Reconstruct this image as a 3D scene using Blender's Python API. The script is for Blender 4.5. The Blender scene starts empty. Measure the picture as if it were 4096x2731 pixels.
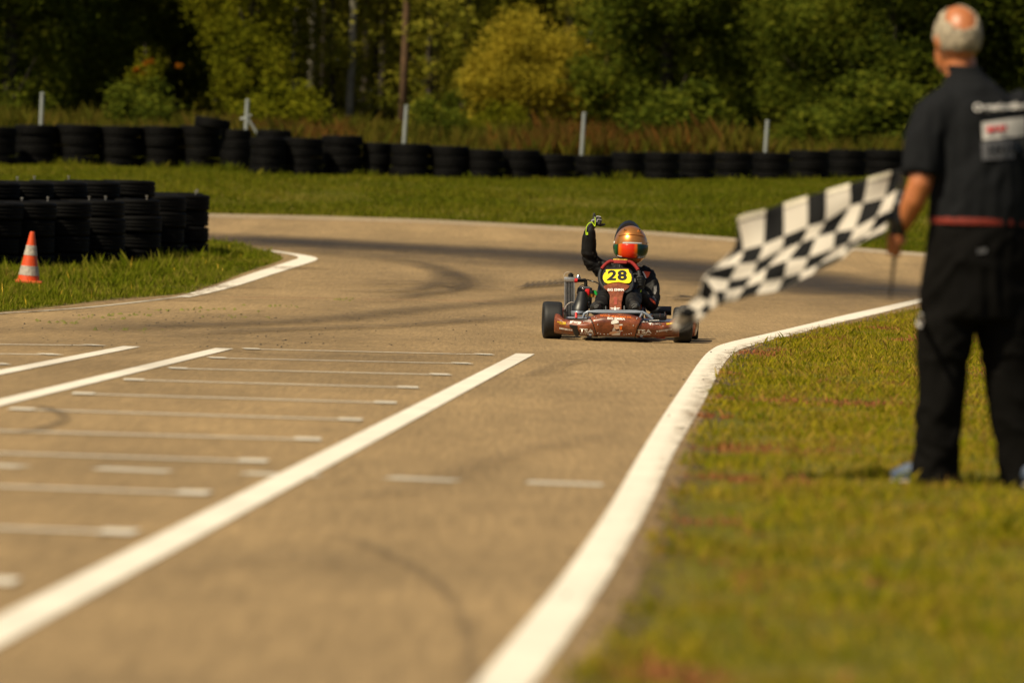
import bpy, bmesh, math, random
import numpy as np
from mathutils import Vector, Matrix, noise
from mathutils.bvhtree import BVHTree

random.seed(7)
RNG = np.random.default_rng(7)
SC = bpy.context.scene
COL = SC.collection
rad = math.radians

# ------------------------------------------------------------------ camera
F_PX = 20500.0            # focal length in photo pixels (4096 wide)
CAM_H = 1.03
ROLL = rad(1.7)
PITCH = math.atan(565.0 * math.cos(ROLL) / F_PX)
_r0 = Vector((1, 0, 0))
_f0 = Vector((0, math.cos(PITCH), -math.sin(PITCH)))
_u0 = Vector((0, math.sin(PITCH), math.cos(PITCH)))
CR = math.cos(ROLL) * _r0 + math.sin(ROLL) * _u0
CU = -math.sin(ROLL) * _r0 + math.cos(ROLL) * _u0
CF = _f0
CAM = Vector((0, 0, CAM_H))
cd = bpy.data.cameras.new('camera')
cam = bpy.data.objects.new('camera', cd)
COL.objects.link(cam)
cam.matrix_world = Matrix(((CR.x, CU.x, -CF.x, CAM.x), (CR.y, CU.y, -CF.y, CAM.y), (CR.z, CU.z, -CF.z, CAM.z), (0, 0, 0, 1)))
cd.sensor_width = 36.0
cd.lens = 36.0 * F_PX / 4096.0
cd.clip_start = 0.1
cd.clip_end = 3000
cd.dof.use_dof = True
cd.dof.focus_distance = 37.9
cd.dof.aperture_fstop = 2.9
cd.dof.aperture_blades = 9
SC.camera = cam

# ------------------------------------------------------------------ light
SUN_TO = Vector((-0.47, -0.42, 0.775)).normalized()
w = bpy.data.worlds.new('World')
SC.world = w
w.use_nodes = True
nt = w.node_tree
nt.nodes.clear()
sky = nt.nodes.new('ShaderNodeTexSky')
sky.sky_type = 'NISHITA'
sky.sun_disc = False
sky.sun_elevation = math.asin(SUN_TO.z)
sky.sun_rotation = math.atan2(SUN_TO.x, SUN_TO.y)
sky.dust_density = 2.5
sky.air_density = 1.0
sky.ozone_density = 0.6
bg = nt.nodes.new('ShaderNodeBackground')
bg.inputs['Strength'].default_value = 0.05
wo = nt.nodes.new('ShaderNodeOutputWorld')
nt.links.new(sky.outputs[0], bg.inputs[0])
nt.links.new(bg.outputs[0], wo.inputs[0])
sl = bpy.data.lights.new('sun', 'SUN')
sl.energy = 4.6
sl.angle = rad(0.53)
sl.color = (1.0, 0.87, 0.62)
so = bpy.data.objects.new('sun', sl)
COL.objects.link(so)
so.rotation_euler = SUN_TO.to_track_quat('Z', 'Y').to_euler()
so.location = SUN_TO * 60

SC.render.engine = 'CYCLES'
SC.cycles.use_denoising = True
SC.cycles.max_bounces = 6
SC.cycles.diffuse_bounces = 2
SC.cycles.transparent_max_bounces = 12
SC.view_settings.view_transform = 'Standard'
SC.view_settings.look = 'None'
SC.view_settings.gamma = 1.0
SC.view_settings.exposure = 0.36
SC.view_settings.use_curve_mapping = False

# ------------------------------------------------------------------ terrain and pixel helpers
_ax = [-40, 40, 50, 58, 66, 74, 80, 86, 94, 110, 140, 200, 700]
_az = [0, 0, .05, .25, .49, .70, 1.05, 1.35, 1.6, 2.0, 2.6, 3.5, 7.0]
TY = np.arange(-40, 700.5, 0.5)
_tz = np.interp(TY, _ax, _az)
_k = np.ones(13) / 13
TZ = np.convolve(np.pad(_tz, 6, mode='edge'), _k, mode='valid')
TZ[TY < 39] = 0.0


def terr(y):
    return float(np.interp(y, TY, TZ))


def ray(px, py):
    return CF * F_PX + CR * (px - 2048.0) + CU * (1365.5 - py)


def at_y(px, py, y):
    d = ray(px, py)
    return CAM + d * (y / d.y)


_ys = np.concatenate([np.arange(3, 120, 0.1), np.arange(120, 500, 2)])


def hit(px, py, dz=0.0):
    d = ray(px, py)
    k = d.z / d.y
    g = CAM_H + _ys * k - np.interp(_ys, TY, TZ) - dz
    i = int(np.argmax(g < 0))
    if g[i] >= 0:
        y = _ys[-1]
    elif i == 0:
        y = _ys[0]
    else:
        y = _ys[i - 1] + (_ys[i] - _ys[i - 1]) * g[i - 1] / (g[i - 1] - g[i])
    p = CAM + d * (y / d.y)
    return Vector((p.x, p.y, terr(y)))


# ------------------------------------------------------------------ materials
def nmat(name):
    m = bpy.data.materials.new(name)
    m.use_nodes = True
    t = m.node_tree
    return m, t, t.nodes['Principled BSDF']


def lnk(t, a, b):
    t.links.new(a, b)


def nz(t, scale, detail=4.0, coord='Object', rough=0.6, mapscale=None):
    tc = t.nodes.new('ShaderNodeTexCoord')
    n = t.nodes.new('ShaderNodeTexNoise')
    n.inputs['Scale'].default_value = scale
    n.inputs['Detail'].default_value = detail
    n.inputs['Roughness'].default_value = rough
    if mapscale:
        mp = t.nodes.new('ShaderNodeMapping')
        mp.inputs['Scale'].default_value = mapscale
        lnk(t, tc.outputs[coord], mp.inputs['Vector'])
        lnk(t, mp.outputs[0], n.inputs['Vector'])
    else:
        lnk(t, tc.outputs[coord], n.inputs['Vector'])
    return n.outputs['Fac']


def ramp(t, fac, stops):
    r = t.nodes.new('ShaderNodeValToRGB')
    e = r.color_ramp.elements
    while len(e) < len(stops):
        e.new(0.5)
    for k, (p, c) in enumerate(stops):
        e[k].position = p
        e[k].color = (c[0], c[1], c[2], 1) if hasattr(c, '__len__') else (c, c, c, 1)
    lnk(t, fac, r.inputs['Fac'])
    return r.outputs['Color']


def mix(t, fac, a, b, mode='MIX'):
    m = t.nodes.new('ShaderNodeMix')
    m.data_type = 'RGBA'
    m.blend_type = mode
    for s, v in ((m.inputs[0], fac), (m.inputs[6], a), (m.inputs[7], b)):
        if hasattr(v, 'node'):
            lnk(t, v, s)
        elif hasattr(v, '__len__'):
            s.default_value = (v[0], v[1], v[2], 1)
        else:
            s.default_value = v
    return m.outputs[2]


def bump(t, p, h, strength=0.4, dist=0.01):
    b = t.nodes.new('ShaderNodeBump')
    b.inputs['Strength'].default_value = strength
    b.inputs['Distance'].default_value = dist
    lnk(t, h, b.inputs['Height'])
    lnk(t, b.outputs[0], p.inputs['Normal'])


def mat(name, c, rough=0.5, metal=0.0, var=0.15, scale=20.0, bmp=0.0, coat=0.0, spec=0.5):
    m, t, p = nmat(name)
    f = nz(t, scale)
    lo = [x * (1 - var) for x in c]
    hi = [min(1, x * (1 + var)) for x in c]
    lnk(t, ramp(t, f, [(0.3, lo), (0.7, hi)]), p.inputs['Base Color'])
    p.inputs['Roughness'].default_value = rough
    p.inputs['Metallic'].default_value = metal
    p.inputs['Coat Weight'].default_value = coat
    p.inputs['Specular IOR Level'].default_value = spec
    if bmp:
        bump(t, p, f, bmp)
    return m


M = {}


def make_asphalt():
    m, t, p = nmat('asphalt')
    big = ramp(t, nz(t, 0.30, 6, rough=0.72), [(0.34, (.256, .174, .083)), (0.55, (.318, .214, .101)), (0.75, (.355, .240, .113))])
    streak = ramp(t, nz(t, 1.2, 4, mapscale=(1.2, .12, 1)), [(0.33, .80), (0.68, 1.05)])
    grain = ramp(t, nz(t, 160, 2), [(0.30, .55), (0.48, .92), (0.72, 1.38)])
    grain2 = ramp(t, nz(t, 48, 3), [(0.32, .80), (0.68, 1.16)])
    pat = ramp(t, nz(t, 5.5, 6, rough=.75), [(0.33, .88), (0.6, 1.04)])
    rows = ramp(t, nz(t, 1.0, 3, mapscale=(42, 1.5, 1)), [(0.28, .80), (0.5, .99), (0.72, 1.19)])
    big = mix(t, 1.0, big, rows, 'MULTIPLY')
    c = mix(t, 1.0, big, streak, 'MULTIPLY')
    c = mix(t, 1.0, c, grain, 'MULTIPLY')
    c = mix(t, 1.0, c, grain2, 'MULTIPLY')
    c = mix(t, 1.0, c, pat, 'MULTIPLY')
    lnk(t, c, p.inputs['Base Color'])
    p.inputs['Roughness'].default_value = 0.86
    p.inputs['Specular IOR Level'].default_value = 0.25
    bump(t, p, nz(t, 130, 3), 0.5, 0.004)
    return m


def make_paint(name, c, wear=0.35, lo=.42):
    """road paint: worn through to asphalt in flecks"""
    m, t, p = nmat(name)
    f = ramp(t, nz(t, 38, 6, rough=.8), [(wear - .06, 1.0), (wear + .05, 0.0)])
    g = ramp(t, nz(t, 3.0, 5), [(0.35, .86), (0.65, 1.0)])
    cc = mix(t, 1.0, c, g, 'MULTIPLY')
    lnk(t, mix(t, f, cc, (.26, .20, .125)), p.inputs['Base Color'])
    p.inputs['Roughness'].default_value = .7
    bump(t, p, nz(t, 120, 3), 0.35, 0.003)
    return m


def make_mark(name, c, dens, scale=(1, 1, 1), nscale=3.0, lo=.35, hi=.62, low=.25):
    """rubber / dust deposited on the asphalt, feathered at its edges (UV v across, u along)"""
    m, t, p = nmat(name)
    uv = t.nodes.new('ShaderNodeUVMap')
    sp = t.nodes.new('ShaderNodeSeparateXYZ')
    lnk(t, uv.outputs[0], sp.inputs[0])
    edge = t.nodes.new('ShaderNodeMath'); edge.operation = 'PINGPONG'
    edge.inputs[1].default_value = .5
    lnk(t, sp.outputs[1], edge.inputs[0])
    e = ramp(t, edge.outputs[0], [(0.0, 0.0), (0.42, 1.0)])
    ends = t.nodes.new('ShaderNodeMath'); ends.operation = 'PINGPONG'
    ends.inputs[1].default_value = .5
    lnk(t, sp.outputs[0], ends.inputs[0])
    e2 = ramp(t, ends.outputs[0], [(0.0, 0.0), (0.2, 1.0)])
    n = ramp(t, nz(t, nscale, 5, rough=.7, mapscale=scale), [(lo, low), (hi, 1.0)])
    a = mix(t, 1.0, mix(t, 1.0, e, e2, 'MULTIPLY'), n, 'MULTIPLY')
    mu = t.nodes.new('ShaderNodeMath'); mu.operation = 'MULTIPLY'
    mu.inputs[1].default_value = dens
    lnk(t, a, mu.inputs[0])
    lnk(t, mu.outputs[0], p.inputs['Alpha'])
    gr = ramp(t, nz(t, 120, 2), [(0.3, .7), (0.7, 1.3)])
    lnk(t, mix(t, 1.0, c, gr, 'MULTIPLY'), p.inputs['Base Color'])
    p.inputs['Roughness'].default_value = .8
    p.inputs['Specular IOR Level'].default_value = .2
    return m


def make_leaf(name, cols, trans=0.25, scale=0.9, nw=.9, rw=.5):
    """foliage: colour differs from leaf to leaf and from bough to bough"""
    m = bpy.data.materials.new(name)
    m.use_nodes = True
    t = m.node_tree
    t.nodes.clear()
    out = t.nodes.new('ShaderNodeOutputMaterial')
    ge = t.nodes.new('ShaderNodeNewGeometry')
    n = nz(t, scale, 5, rough=.7)
    k = t.nodes.new('ShaderNodeMath'); k.operation = 'MULTIPLY_ADD'
    k.inputs[1].default_value = rw
    lnk(t, ge.outputs['Random Per Island'], k.inputs[0])
    h = t.nodes.new('ShaderNodeMath'); h.operation = 'MULTIPLY_ADD'
    h.inputs[1].default_value = nw
    h.inputs[2].default_value = .5 - rw / 2 - nw / 2
    lnk(t, n, h.inputs[0])
    lnk(t, h.outputs[0], k.inputs[2])
    s = len(cols)
    c = ramp(t, k.outputs[0], [((i + .4) / s, col) for i, col in enumerate(cols)])
    d = t.nodes.new('ShaderNodeBsdfDiffuse')
    tr = t.nodes.new('ShaderNodeBsdfTranslucent')
    mx = t.nodes.new('ShaderNodeMixShader')
    mx.inputs[0].default_value = trans
    lnk(t, c, d.inputs[0]); lnk(t, c, tr.inputs[0])
    lnk(t, d.outputs[0], mx.inputs[1]); lnk(t, tr.outputs[0], mx.inputs[2])
    lnk(t, mx.outputs[0], out.inputs[0])
    return m


# ------------------------------------------------------------------ mesh helpers
def put(o, label=None, cat=None, group=None, kind=None):
    if label: o['label'] = label
    if cat: o['category'] = cat
    if group: o['group'] = group
    if kind: o['kind'] = kind
    return o


def link(name, me, parent=None, m=None, smooth=False):
    o = bpy.data.objects.new(name, me)
    COL.objects.link(o)
    if parent is not None:
        o.parent = parent
    if m is not None and me is not None and len(me.materials) == 0:
        me.materials.append(m)
    if smooth and me is not None:
        me.polygons.foreach_set('use_smooth', [True] * len(me.polygons))
    return o


def empty(name, loc=(0, 0, 0), rz=0.0):
    o = bpy.data.objects.new(name, None)
    COL.objects.link(o)
    o.location = loc
    o.rotation_euler = (0, 0, rz)
    o.empty_display_size = .2
    return o


def np_mesh(name, V, Fc, nper):
    """V (n,3) array, Fc (m,nper) int array"""
    me = bpy.data.meshes.new(name)
    n, k = len(V), len(Fc)
    me.vertices.add(n)
    me.vertices.foreach_set('co', np.asarray(V, dtype=np.float32).ravel())
    me.loops.add(k * nper)
    me.loops.foreach_set('vertex_index', np.asarray(Fc, dtype=np.int32).ravel())
    me.polygons.add(k)
    me.polygons.foreach_set('loop_start', np.arange(0, k * nper, nper, dtype=np.int32))
    me.update(calc_edges=True)
    me.validate()
    return me


class MB:
    def __init__(self):
        self.v, self.f = [], []

    def add(self, vs, fs):
        b = len(self.v)
        self.v += [tuple(p) for p in vs]
        self.f += [tuple(i + b for i in f) for f in fs]
        return self

    def box(self, c, s, rot=None, bev=0.0):
        bm = bmesh.new()
        bmesh.ops.create_cube(bm, size=1.0)
        for v in bm.verts:
            v.co = Vector((v.co.x * s[0], v.co.y * s[1], v.co.z * s[2]))
        if bev:
            bmesh.ops.bevel(bm, geom=bm.edges[:], offset=bev, segments=2, affect='EDGES', profile=.6)
        R = rot if rot is not None else Matrix.Identity(3)
        bm.verts.ensure_lookup_table()
        self.add([R @ v.co + Vector(c) for v in bm.verts], [[v.index for v in f.verts] for f in bm.faces])
        bm.free()
        return self

    def tube(self, pts, r, seg=10, cap=True, flat=None):
        """round bar through pts; r scalar or list; flat: (a,b) ellipse factors"""
        pts = [Vector(p) for p in pts]
        n = len(pts)
        rs = r if hasattr(r, '__len__') else [r] * n
        prev = None
        rings = []
        for i in range(n):
            a = pts[max(0, i - 1)]
            b = pts[min(n - 1, i + 1)]
            d = (b - a).normalized()
            if prev is None:
                ref = Vector((1, 0, 0)) if abs(d.x) < .8 else Vector((0, 1, 0))
                s = (ref - d * ref.dot(d)).normalized()
            else:
                s = (prev - d * prev.dot(d)).normalized()
            prev = s
            q = d.cross(s)
            fa, fb = flat if flat else (1, 1)
            rings.append([pts[i] + (s * math.cos(2 * math.pi * k / seg) * fa + q * math.sin(2 * math.pi * k / seg) * fb) * rs[i] for k in range(seg)])
        vs = [p for rg in rings for p in rg]
        fs = []
        for i in range(n - 1):
            for k in range(seg):
                k2 = (k + 1) % seg
                fs.append((i * seg + k, i * seg + k2, (i + 1) * seg + k2, (i + 1) * seg + k))
        if cap:
            fs.append(tuple(range(seg))[::-1])
            fs.append(tuple((n - 1) * seg + k for k in range(seg)))
        return self.add(vs, fs)

    def lathe(self, prof, seg=24, mtx=None, closed=False):
        """prof: list of (r,z) revolved about z"""
        mtx = mtx if mtx is not None else Matrix.Identity(4)
        vs, fs = [], []
        n = len(prof)
        for k in range(seg):
            a = 2 * math.pi * k / seg
            for (r, z) in prof:
                vs.append(mtx @ Vector((r * math.cos(a), r * math.sin(a), z)))
        for k in range(seg):
            k2 = (k + 1) % seg
            for i in range(n if closed else n - 1):
                i2 = (i + 1) % n
                fs.append((k * n + i, k2 * n + i, k2 * n + i2, k * n + i2))
        return self.add(vs, fs)

    def rings(self, rs, cap=True):
        """rs: list of rings, each (centre, ax, ay) -> ellipse centre + ax*cos + ay*sin"""
        seg = 20
        vs, fs = [], []
        for (c, a, b) in rs:
            for k in range(seg):
                t = 2 * math.pi * k / seg
                vs.append(Vector(c) + Vector(a) * math.cos(t) + Vector(b) * math.sin(t))
        n = len(rs)
        for i in range(n - 1):
            for k in range(seg):
                k2 = (k + 1) % seg
                fs.append((i * seg + k, i * seg + k2, (i + 1) * seg + k2, (i + 1) * seg + k))
        if cap:
            fs.append(tuple(range(seg))[::-1])
            fs.append(tuple((n - 1) * seg + k for k in range(seg)))
        return self.add(vs, fs)

    def ball(self, c, r, seg=16, rn=10, rot=None):
        R = rot if rot is not None else Matrix.Identity(3)
        vs, fs = [], []
        r = r if hasattr(r, '__len__') else (r, r, r)
        vs.append(R @ Vector((0, 0, r[2])) + Vector(c))
        for i in range(1, rn):
            ph = math.pi * i / rn
            for k in range(seg):
                a = 2 * math.pi * k / seg
                vs.append(R @ Vector((r[0] * math.sin(ph) * math.cos(a), r[1] * math.sin(ph) * math.sin(a), r[2] * math.cos(ph))) + Vector(c))
        vs.append(R @ Vector((0, 0, -r[2])) + Vector(c))
        L = len(vs) - 1
        for k in range(seg):
            k2 = (k + 1) % seg
            fs.append((0, 1 + k, 1 + k2))
            fs.append((L, L - seg + k2, L - seg + k))
            for i in range(rn - 2):
                a = 1 + i * seg
                fs.append((a + k, a + seg + k, a + seg + k2, a + k2))
        return self.add(vs, fs)

    def prism(self, poly, off):
        """planar polygon (3D points) extruded by vector off"""
        n = len(poly)
        off = Vector(off)
        vs = [Vector(p) for p in poly] + [Vector(p) + off for p in poly]
        fs = [tuple(range(n))[::-1], tuple(range(n, 2 * n))]
        for k in range(n):
            k2 = (k + 1) % n
            fs.append((k, k2, n + k2, n + k))
        return self.add(vs, fs)

    def mesh(self, name):
        me = bpy.data.meshes.new(name)
        me.from_pydata(self.v, [], self.f)
        bm = bmesh.new()
        bm.from_mesh(me)
        bmesh.ops.recalc_face_normals(bm, faces=bm.faces[:])
        bm.to_mesh(me)
        bm.free()
        me.update()
        return me

    def build(self, name, m, parent=None, smooth=True, angle=40):
        me = self.mesh(name)
        o = link(name, me, parent, m, smooth)
        if smooth and angle < 180:
            bm = bmesh.new()
            bm.from_mesh(me)
            lim = rad(angle)
            for e in bm.edges:
                if len(e.link_faces) == 2 and e.calc_face_angle(0) > lim:
                    e.smooth = False
            bm.to_mesh(me)
            bm.free()
        return o


def remesh(mb, voxel, smooth=4, disp=0.0, dscale=(8, 8, 3), fn=None):
    """fuse overlapping closed volumes into one continuous skin"""
    me = mb.mesh('tmp')
    o = bpy.data.objects.new('tmp', me)
    COL.objects.link(o)
    md = o.modifiers.new('r', 'REMESH')
    md.mode = 'VOXEL'
    md.voxel_size = voxel
    if smooth:
        sm = o.modifiers.new('s', 'SMOOTH')
        sm.factor = .5
        sm.iterations = smooth
    dg = bpy.context.evaluated_depsgraph_get()
    out = bpy.data.meshes.new_from_object(o.evaluated_get(dg))
    bpy.data.objects.remove(o)
    bpy.data.meshes.remove(me)
    out.materials.clear()
    if disp:
        ds = Vector(dscale)
        nr = [v.normal.copy() for v in out.vertices]
        for v, n in zip(out.vertices, nr):
            p = Vector((v.co.x * ds.x, v.co.y * ds.y, v.co.z * ds.z))
            p = p + noise.noise_vector(p * .6) * .8
            k = noise.noise(p) + .5 * noise.noise(p * 2.3)
            k = (1 - abs(k) * 2.2) * .6
            v.co += n * (k * disp)
    out.update()
    out.polygons.foreach_set('use_smooth', [True] * len(out.polygons))
    return out


def catmull(pts, n):
    """n samples per span through 2D/3D points"""
    P = [Vector(p) for p in pts]
    P = [P[0] * 2 - P[1]] + P + [P[-1] * 2 - P[-2]]
    out = []
    for i in range(1, len(P) - 2):
        for k in range(n):
            t = k / n
            a, b, c, d = P[i - 1], P[i], P[i + 1], P[i + 2]
            out.append(.5 * ((2 * b) + (c - a) * t + (2 * a - 5 * b + 4 * c - d) * t * t + (3 * b - a - 3 * c + d) * t ** 3))
    out.append(P[-2])
    return out


def sheet(name, outline, dz, m, parent=None, kind=None):
    """flat outline (x,y) laid on the terrain, cut at every terrain row"""
    bm = bmesh.new()
    vs = [bm.verts.new((p[0], p[1], 0)) for p in outline]
    bm.faces.new(vs)
    y0 = min(p[1] for p in outline)
    y1 = max(p[1] for p in outline)
    r = math.ceil(max(y0, 38) * 2) / 2
    while r < y1:
        bmesh.ops.bisect_plane(bm, geom=bm.verts[:] + bm.edges[:] + bm.faces[:], plane_co=(0, r, 0), plane_no=(0, 1, 0), dist=1e-5)
        r += .5
    bmesh.ops.triangulate(bm, faces=[f for f in bm.faces if len(f.verts) > 4])
    for v in bm.verts:
        v.co.z = terr(v.co.y) + dz
    bmesh.ops.recalc_face_normals(bm, faces=bm.faces[:])
    for f in bm.faces:
        if f.normal.z < 0:
            f.normal_flip()
    me = bpy.data.meshes.new(name)
    bm.to_mesh(me)
    bm.free()
    o = link(name, me, parent, m)
    if kind: o['kind'] = kind
    return o


def ribbon(name, path, width, dz, m, parent, n=6, widths=None):
    """strip along a world path (x,y) on the terrain with UVs (u along, v across)"""
    c = catmull([(p[0], p[1]) for p in path], n) if len(path) > 2 else [Vector((path[0][0] + (path[1][0] - path[0][0]) * k / 24, path[0][1] + (path[1][1] - path[0][1]) * k / 24)) for k in range(25)]
    if widths is not None:
        wd = np.interp(np.linspace(0, 1, len(c)), np.linspace(0, 1, len(widths)), widths)
    else:
        wd = [width] * len(c)
    me = bpy.data.meshes.new(name)
    V, Fc, UV = [], [], []
    for i, p in enumerate(c):
        a = c[max(0, i - 1)]; b = c[min(len(c) - 1, i + 1)]
        d = (b - a).normalized()
        nrm = Vector((-d.y, d.x))
        for s, vv in ((-.5, 0.0), (0, .5), (.5, 1.0)):
            q = p + nrm * (s * wd[i])
            V.append((q.x, q.y, terr(q.y) + dz))
            UV.append((i / (len(c) - 1), vv))
    for i in range(len(c) - 1):
        for j in (0, 1):
            Fc.append((i * 3 + j, i * 3 + j + 1, i * 3 + 3 + j + 1, i * 3 + 3 + j))
    me.from_pydata(V, [], Fc)
    ul = me.uv_layers.new(name='UVMap')
    for lp in me.loops:
        ul.data[lp.index].uv = UV[lp.vertex_index]
    me.update()
    if me.polygons[0].normal.z < 0:
        me.flip_normals()
    return link(name, me, parent, m)


def text_mesh(s, size, shear=0.0, offset=0.0, align='CENTER', spacing=1.0):
    cu = bpy.data.curves.new('txt', 'FONT')
    cu.body = s
    cu.size = size
    cu.shear = shear
    cu.offset = offset
    cu.align_x = align
    cu.align_y = 'CENTER'
    cu.space_character = spacing
    cu.resolution_u = 3
    o = bpy.data.objects.new('txt', cu)
    COL.objects.link(o)
    dg = bpy.context.evaluated_depsgraph_get()
    me = bpy.data.meshes.new_from_object(o.evaluated_get(dg))
    bpy.data.objects.remove(o)
    bpy.data.curves.remove(cu)
    me.materials.clear()
    return me

# ------------------------------------------------------------------ setting: ground and track
Q = 4096.0 / 2352.0


def hq(x, y, dz=0.0):
    return hit(x * Q, y * Q, dz)


def make_soil():
    m, t, p = nmat('meadow_soil')
    a = ramp(t, nz(t, .35, 5), [(0.3, (.085, .080, .010)), (0.5, (.12, .105, .012)), (0.7, (.16, .115, .022))])
    b = ramp(t, nz(t, 9, 5), [(0.3, .6), (0.7, 1.25)])
    lnk(t, mix(t, 1.0, a, b, 'MULTIPLY'), p.inputs['Base Color'])
    p.inputs['Roughness'].default_value = .95
    p.inputs['Specular IOR Level'].default_value = .1
    return m


M['soil'] = make_soil()
M['asphalt'] = make_asphalt()
M['white'] = make_paint('white_road_paint', (.80, .725, .60), .30)
M['worn'] = make_paint('worn_road_paint', (.58, .53, .43), .38)
M['gridpaint'] = make_paint('grid_line_paint', (.74, .67, .55), .33)
M['edgepaint'] = make_paint('dusty_edge_paint', (.52, .46, .36), .45)
M['rubber_mark'] = make_mark('tyre_rubber_on_asphalt', (.036, .031, .029), .80, scale=(.5, .5, 1), nscale=1.5, low=.65)
M['soft_mark'] = make_mark('faint_rubber_on_asphalt', (.055, .045, .038), .46, scale=(.8, .8, 1), nscale=2.0, low=.3)
M['faint_mark'] = make_mark('old_tyre_trace', (.06, .045, .034), .17, scale=(.8, .8, 1), nscale=2.5, low=.3)
M['arc_mark'] = make_mark('faint_curved_skid', (.06, .047, .036), .27, scale=(.8, .8, 1), nscale=2.5, low=.4)
M['skid'] = make_mark('dark_skid', (.04, .033, .028), .5, scale=(2, 2, 1), nscale=3.0, low=.15)
M['scuff'] = make_mark('scuffed_rubber', (.05, .042, .032), .34, scale=(6, 1, 1), nscale=4.0, lo=.42, hi=.6)
M['red_mark'] = make_mark('faded_red_paint', (.34, .09, .05), .45, nscale=1.0)
M['dirt'] = make_mark('loose_dirt', (.20, .130, .065), .85, nscale=11.0, lo=.47, hi=.60, low=.0)

rows = [-40.0, 0.0, 38.0] + list(np.arange(38.5, 100.5, .5)) + list(np.arange(102, 201, 2.0)) + [260., 400., 700.]
V = []
for y in rows:
    for x in (-420., -30., 30., 420.):
        V.append((x, y, terr(y)))
Fc = [(i * 4 + j, i * 4 + j + 1, i * 4 + 5 + j, i * 4 + 4 + j) for i in range(len(rows) - 1) for j in range(3)]
me = bpy.data.meshes.new('ground')
me.from_pydata(V, [], Fc)
put(link('ground', me, None, M['soil']), kind='structure')

R_EDGE = [(1225, 1690), (1330, 1568), (1410, 1450), (1480, 1310), (1535, 1185), (1575, 1080), (1607, 980), (1640, 905), (1665, 855), (1700, 815), (1770, 788), (1880, 760), (2000, 735), (2100, 712), (2250, 680), (2500, 630)]
FAR_EDGE = [(2900, 648), (2600, 620), (2352, 598), (2110, 580), (1690, 547), (1500, 532), (1250, 518), (1000, 505), (750, 497), (480, 491), (200, 487), (-300, 482), (-700, 478)]
ISL = [(-700, 560), (-300, 556), (300, 552), (480, 553), (540, 562), (600, 575), (640, 587), (650, 595), (630, 605), (560, 628), (500, 652), (450, 668), (430, 675), (260, 690), (60, 713), (0, 718), (-200, 735), (-500, 765)]
r_edge = [hq(*p) for p in R_EDGE]
f_edge = [hq(*p) for p in FAR_EDGE]
isl = [hq(*p) for p in ISL]
r_c = catmull([(p.x, p.y) for p in r_edge], 5)
i_c = catmull([(p.x, p.y) for p in isl], 5)
outline = [(-30, -20), (r_edge[0].x - .2, -20)] + [(p.x, p.y) for p in r_c] + [(p.x, p.y) for p in f_edge] + [(p.x, p.y) for p in i_c] + [(-30, i_c[-1].y)]
track = sheet('track', outline, .004, M['asphalt'], kind='structure')


def pip(x, y, poly):
    ins = np.zeros(len(x), bool)
    n = len(poly)
    for i in range(n):
        x1, y1 = poly[i][0], poly[i][1]
        x2, y2 = poly[(i + 1) % n][0], poly[(i + 1) % n][1]
        if y1 == y2:
            continue
        c = ((y1 > y) != (y2 > y)) & (x < (x2 - x1) * (y - y1) / (y2 - y1) + x1)
        ins ^= c
    return ins


# painted lines -----------------------------------------------------
def band(name, left, right, dz, m, n=6):
    """painted line between two traced edges"""
    a = catmull([(p.x, p.y) for p in (hq(*q) for q in left)], n)
    b = catmull([(p.x, p.y) for p in (hq(*q) for q in right)], n)
    return sheet(name, [(p.x, p.y) for p in a] + [(p.x, p.y) for p in reversed(b)], dz, m, track)


put(band('edge_line',
     [(1010, 1670), (1097, 1568), (1210, 1432), (1300, 1318), (1400, 1168), (1470, 1045), (1525, 955), (1575, 880), (1605, 835), (1630, 808), (1665, 791), (1750, 771), (1860, 745), (1960, 721), (2100, 690), (2260, 656)],
     [(1140, 1670), (1230, 1568), (1330, 1432), (1405, 1318), (1490, 1168), (1547, 1045), (1600, 955), (1640, 880), (1660, 842), (1680, 818), (1710, 801), (1780, 781), (1870, 759), (1970, 733), (2105, 699), (2260, 664)],
     .008, M['white']), 'bold white edge line sweeping round the right-hand verge')


def line_between(name, a, b, width, m, dz=.008):
    p, q = hq(*a), hq(*b)
    return ribbon(name, [(p.x, p.y), (q.x, q.y)], width, dz, m, track)


def z8(x, y):
    return ((x * .9765) / Q, (y * .9765 + 1200) / Q)


line_between('lane_line', z8(-190, 1462), z8(2152, 224), .125, M['white'])
line_between('lane_line', z8(-400, 522), z8(920, 202), .12, M['white'])
line_between('lane_line', z8(-400, 380), z8(540, 194), .115, M['white'])
GRID = [((1000, 204), (2015, 228)), ((858, 241), (1925, 265)), ((695, 284), (1840, 311)), ((510, 331), (1710, 364)),
        ((300, 388), (1620, 427)), ((45, 452), (1480, 497)), ((-280, 534), (1310, 578)), ((-480, 618), (1090, 668)),
        ((-700, 745), (850, 800)), ((-1000, 905), (550, 962)), ((-1300, 1120), (60, 1165)),
        ((-400, 181), (410, 190)), ((-500, 218), (235, 228)), ((-600, 256), (30, 268))]
for (a, b) in GRID:
    p, q = hq(*z8(*a)), hq(*z8(*b))
    d = (q - p).normalized()
    ribbon('grid_line', [(p.x, p.y), (q.x, q.y)], .072, .008, M['gridpaint'], track)
    for e, s in ((p, 1), (q, -1)):
        c = e + d * (s * .05)
        ribbon('grid_tick', [(c.x - d.x * .055, c.y - d.y * .055), (c.x + d.x * .055, c.y + d.y * .055)], .20, .0105, M['gridpaint'], track)
for (x0, x1, ya, yb) in [(-500, -205, 655, 671), (-200, 95, 672, 688), (395, 695, 694, 707), (1000, 1300, 713, 727), (1590, 1872, 732, 745)]:
    line_between('finish_dash', z8(x0, ya), z8(x1, yb), .15, M['worn'], .0062)
line_between('finish_dash', (1211, 1110), (1384, 1116), .15, M['worn'], .0062)

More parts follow.
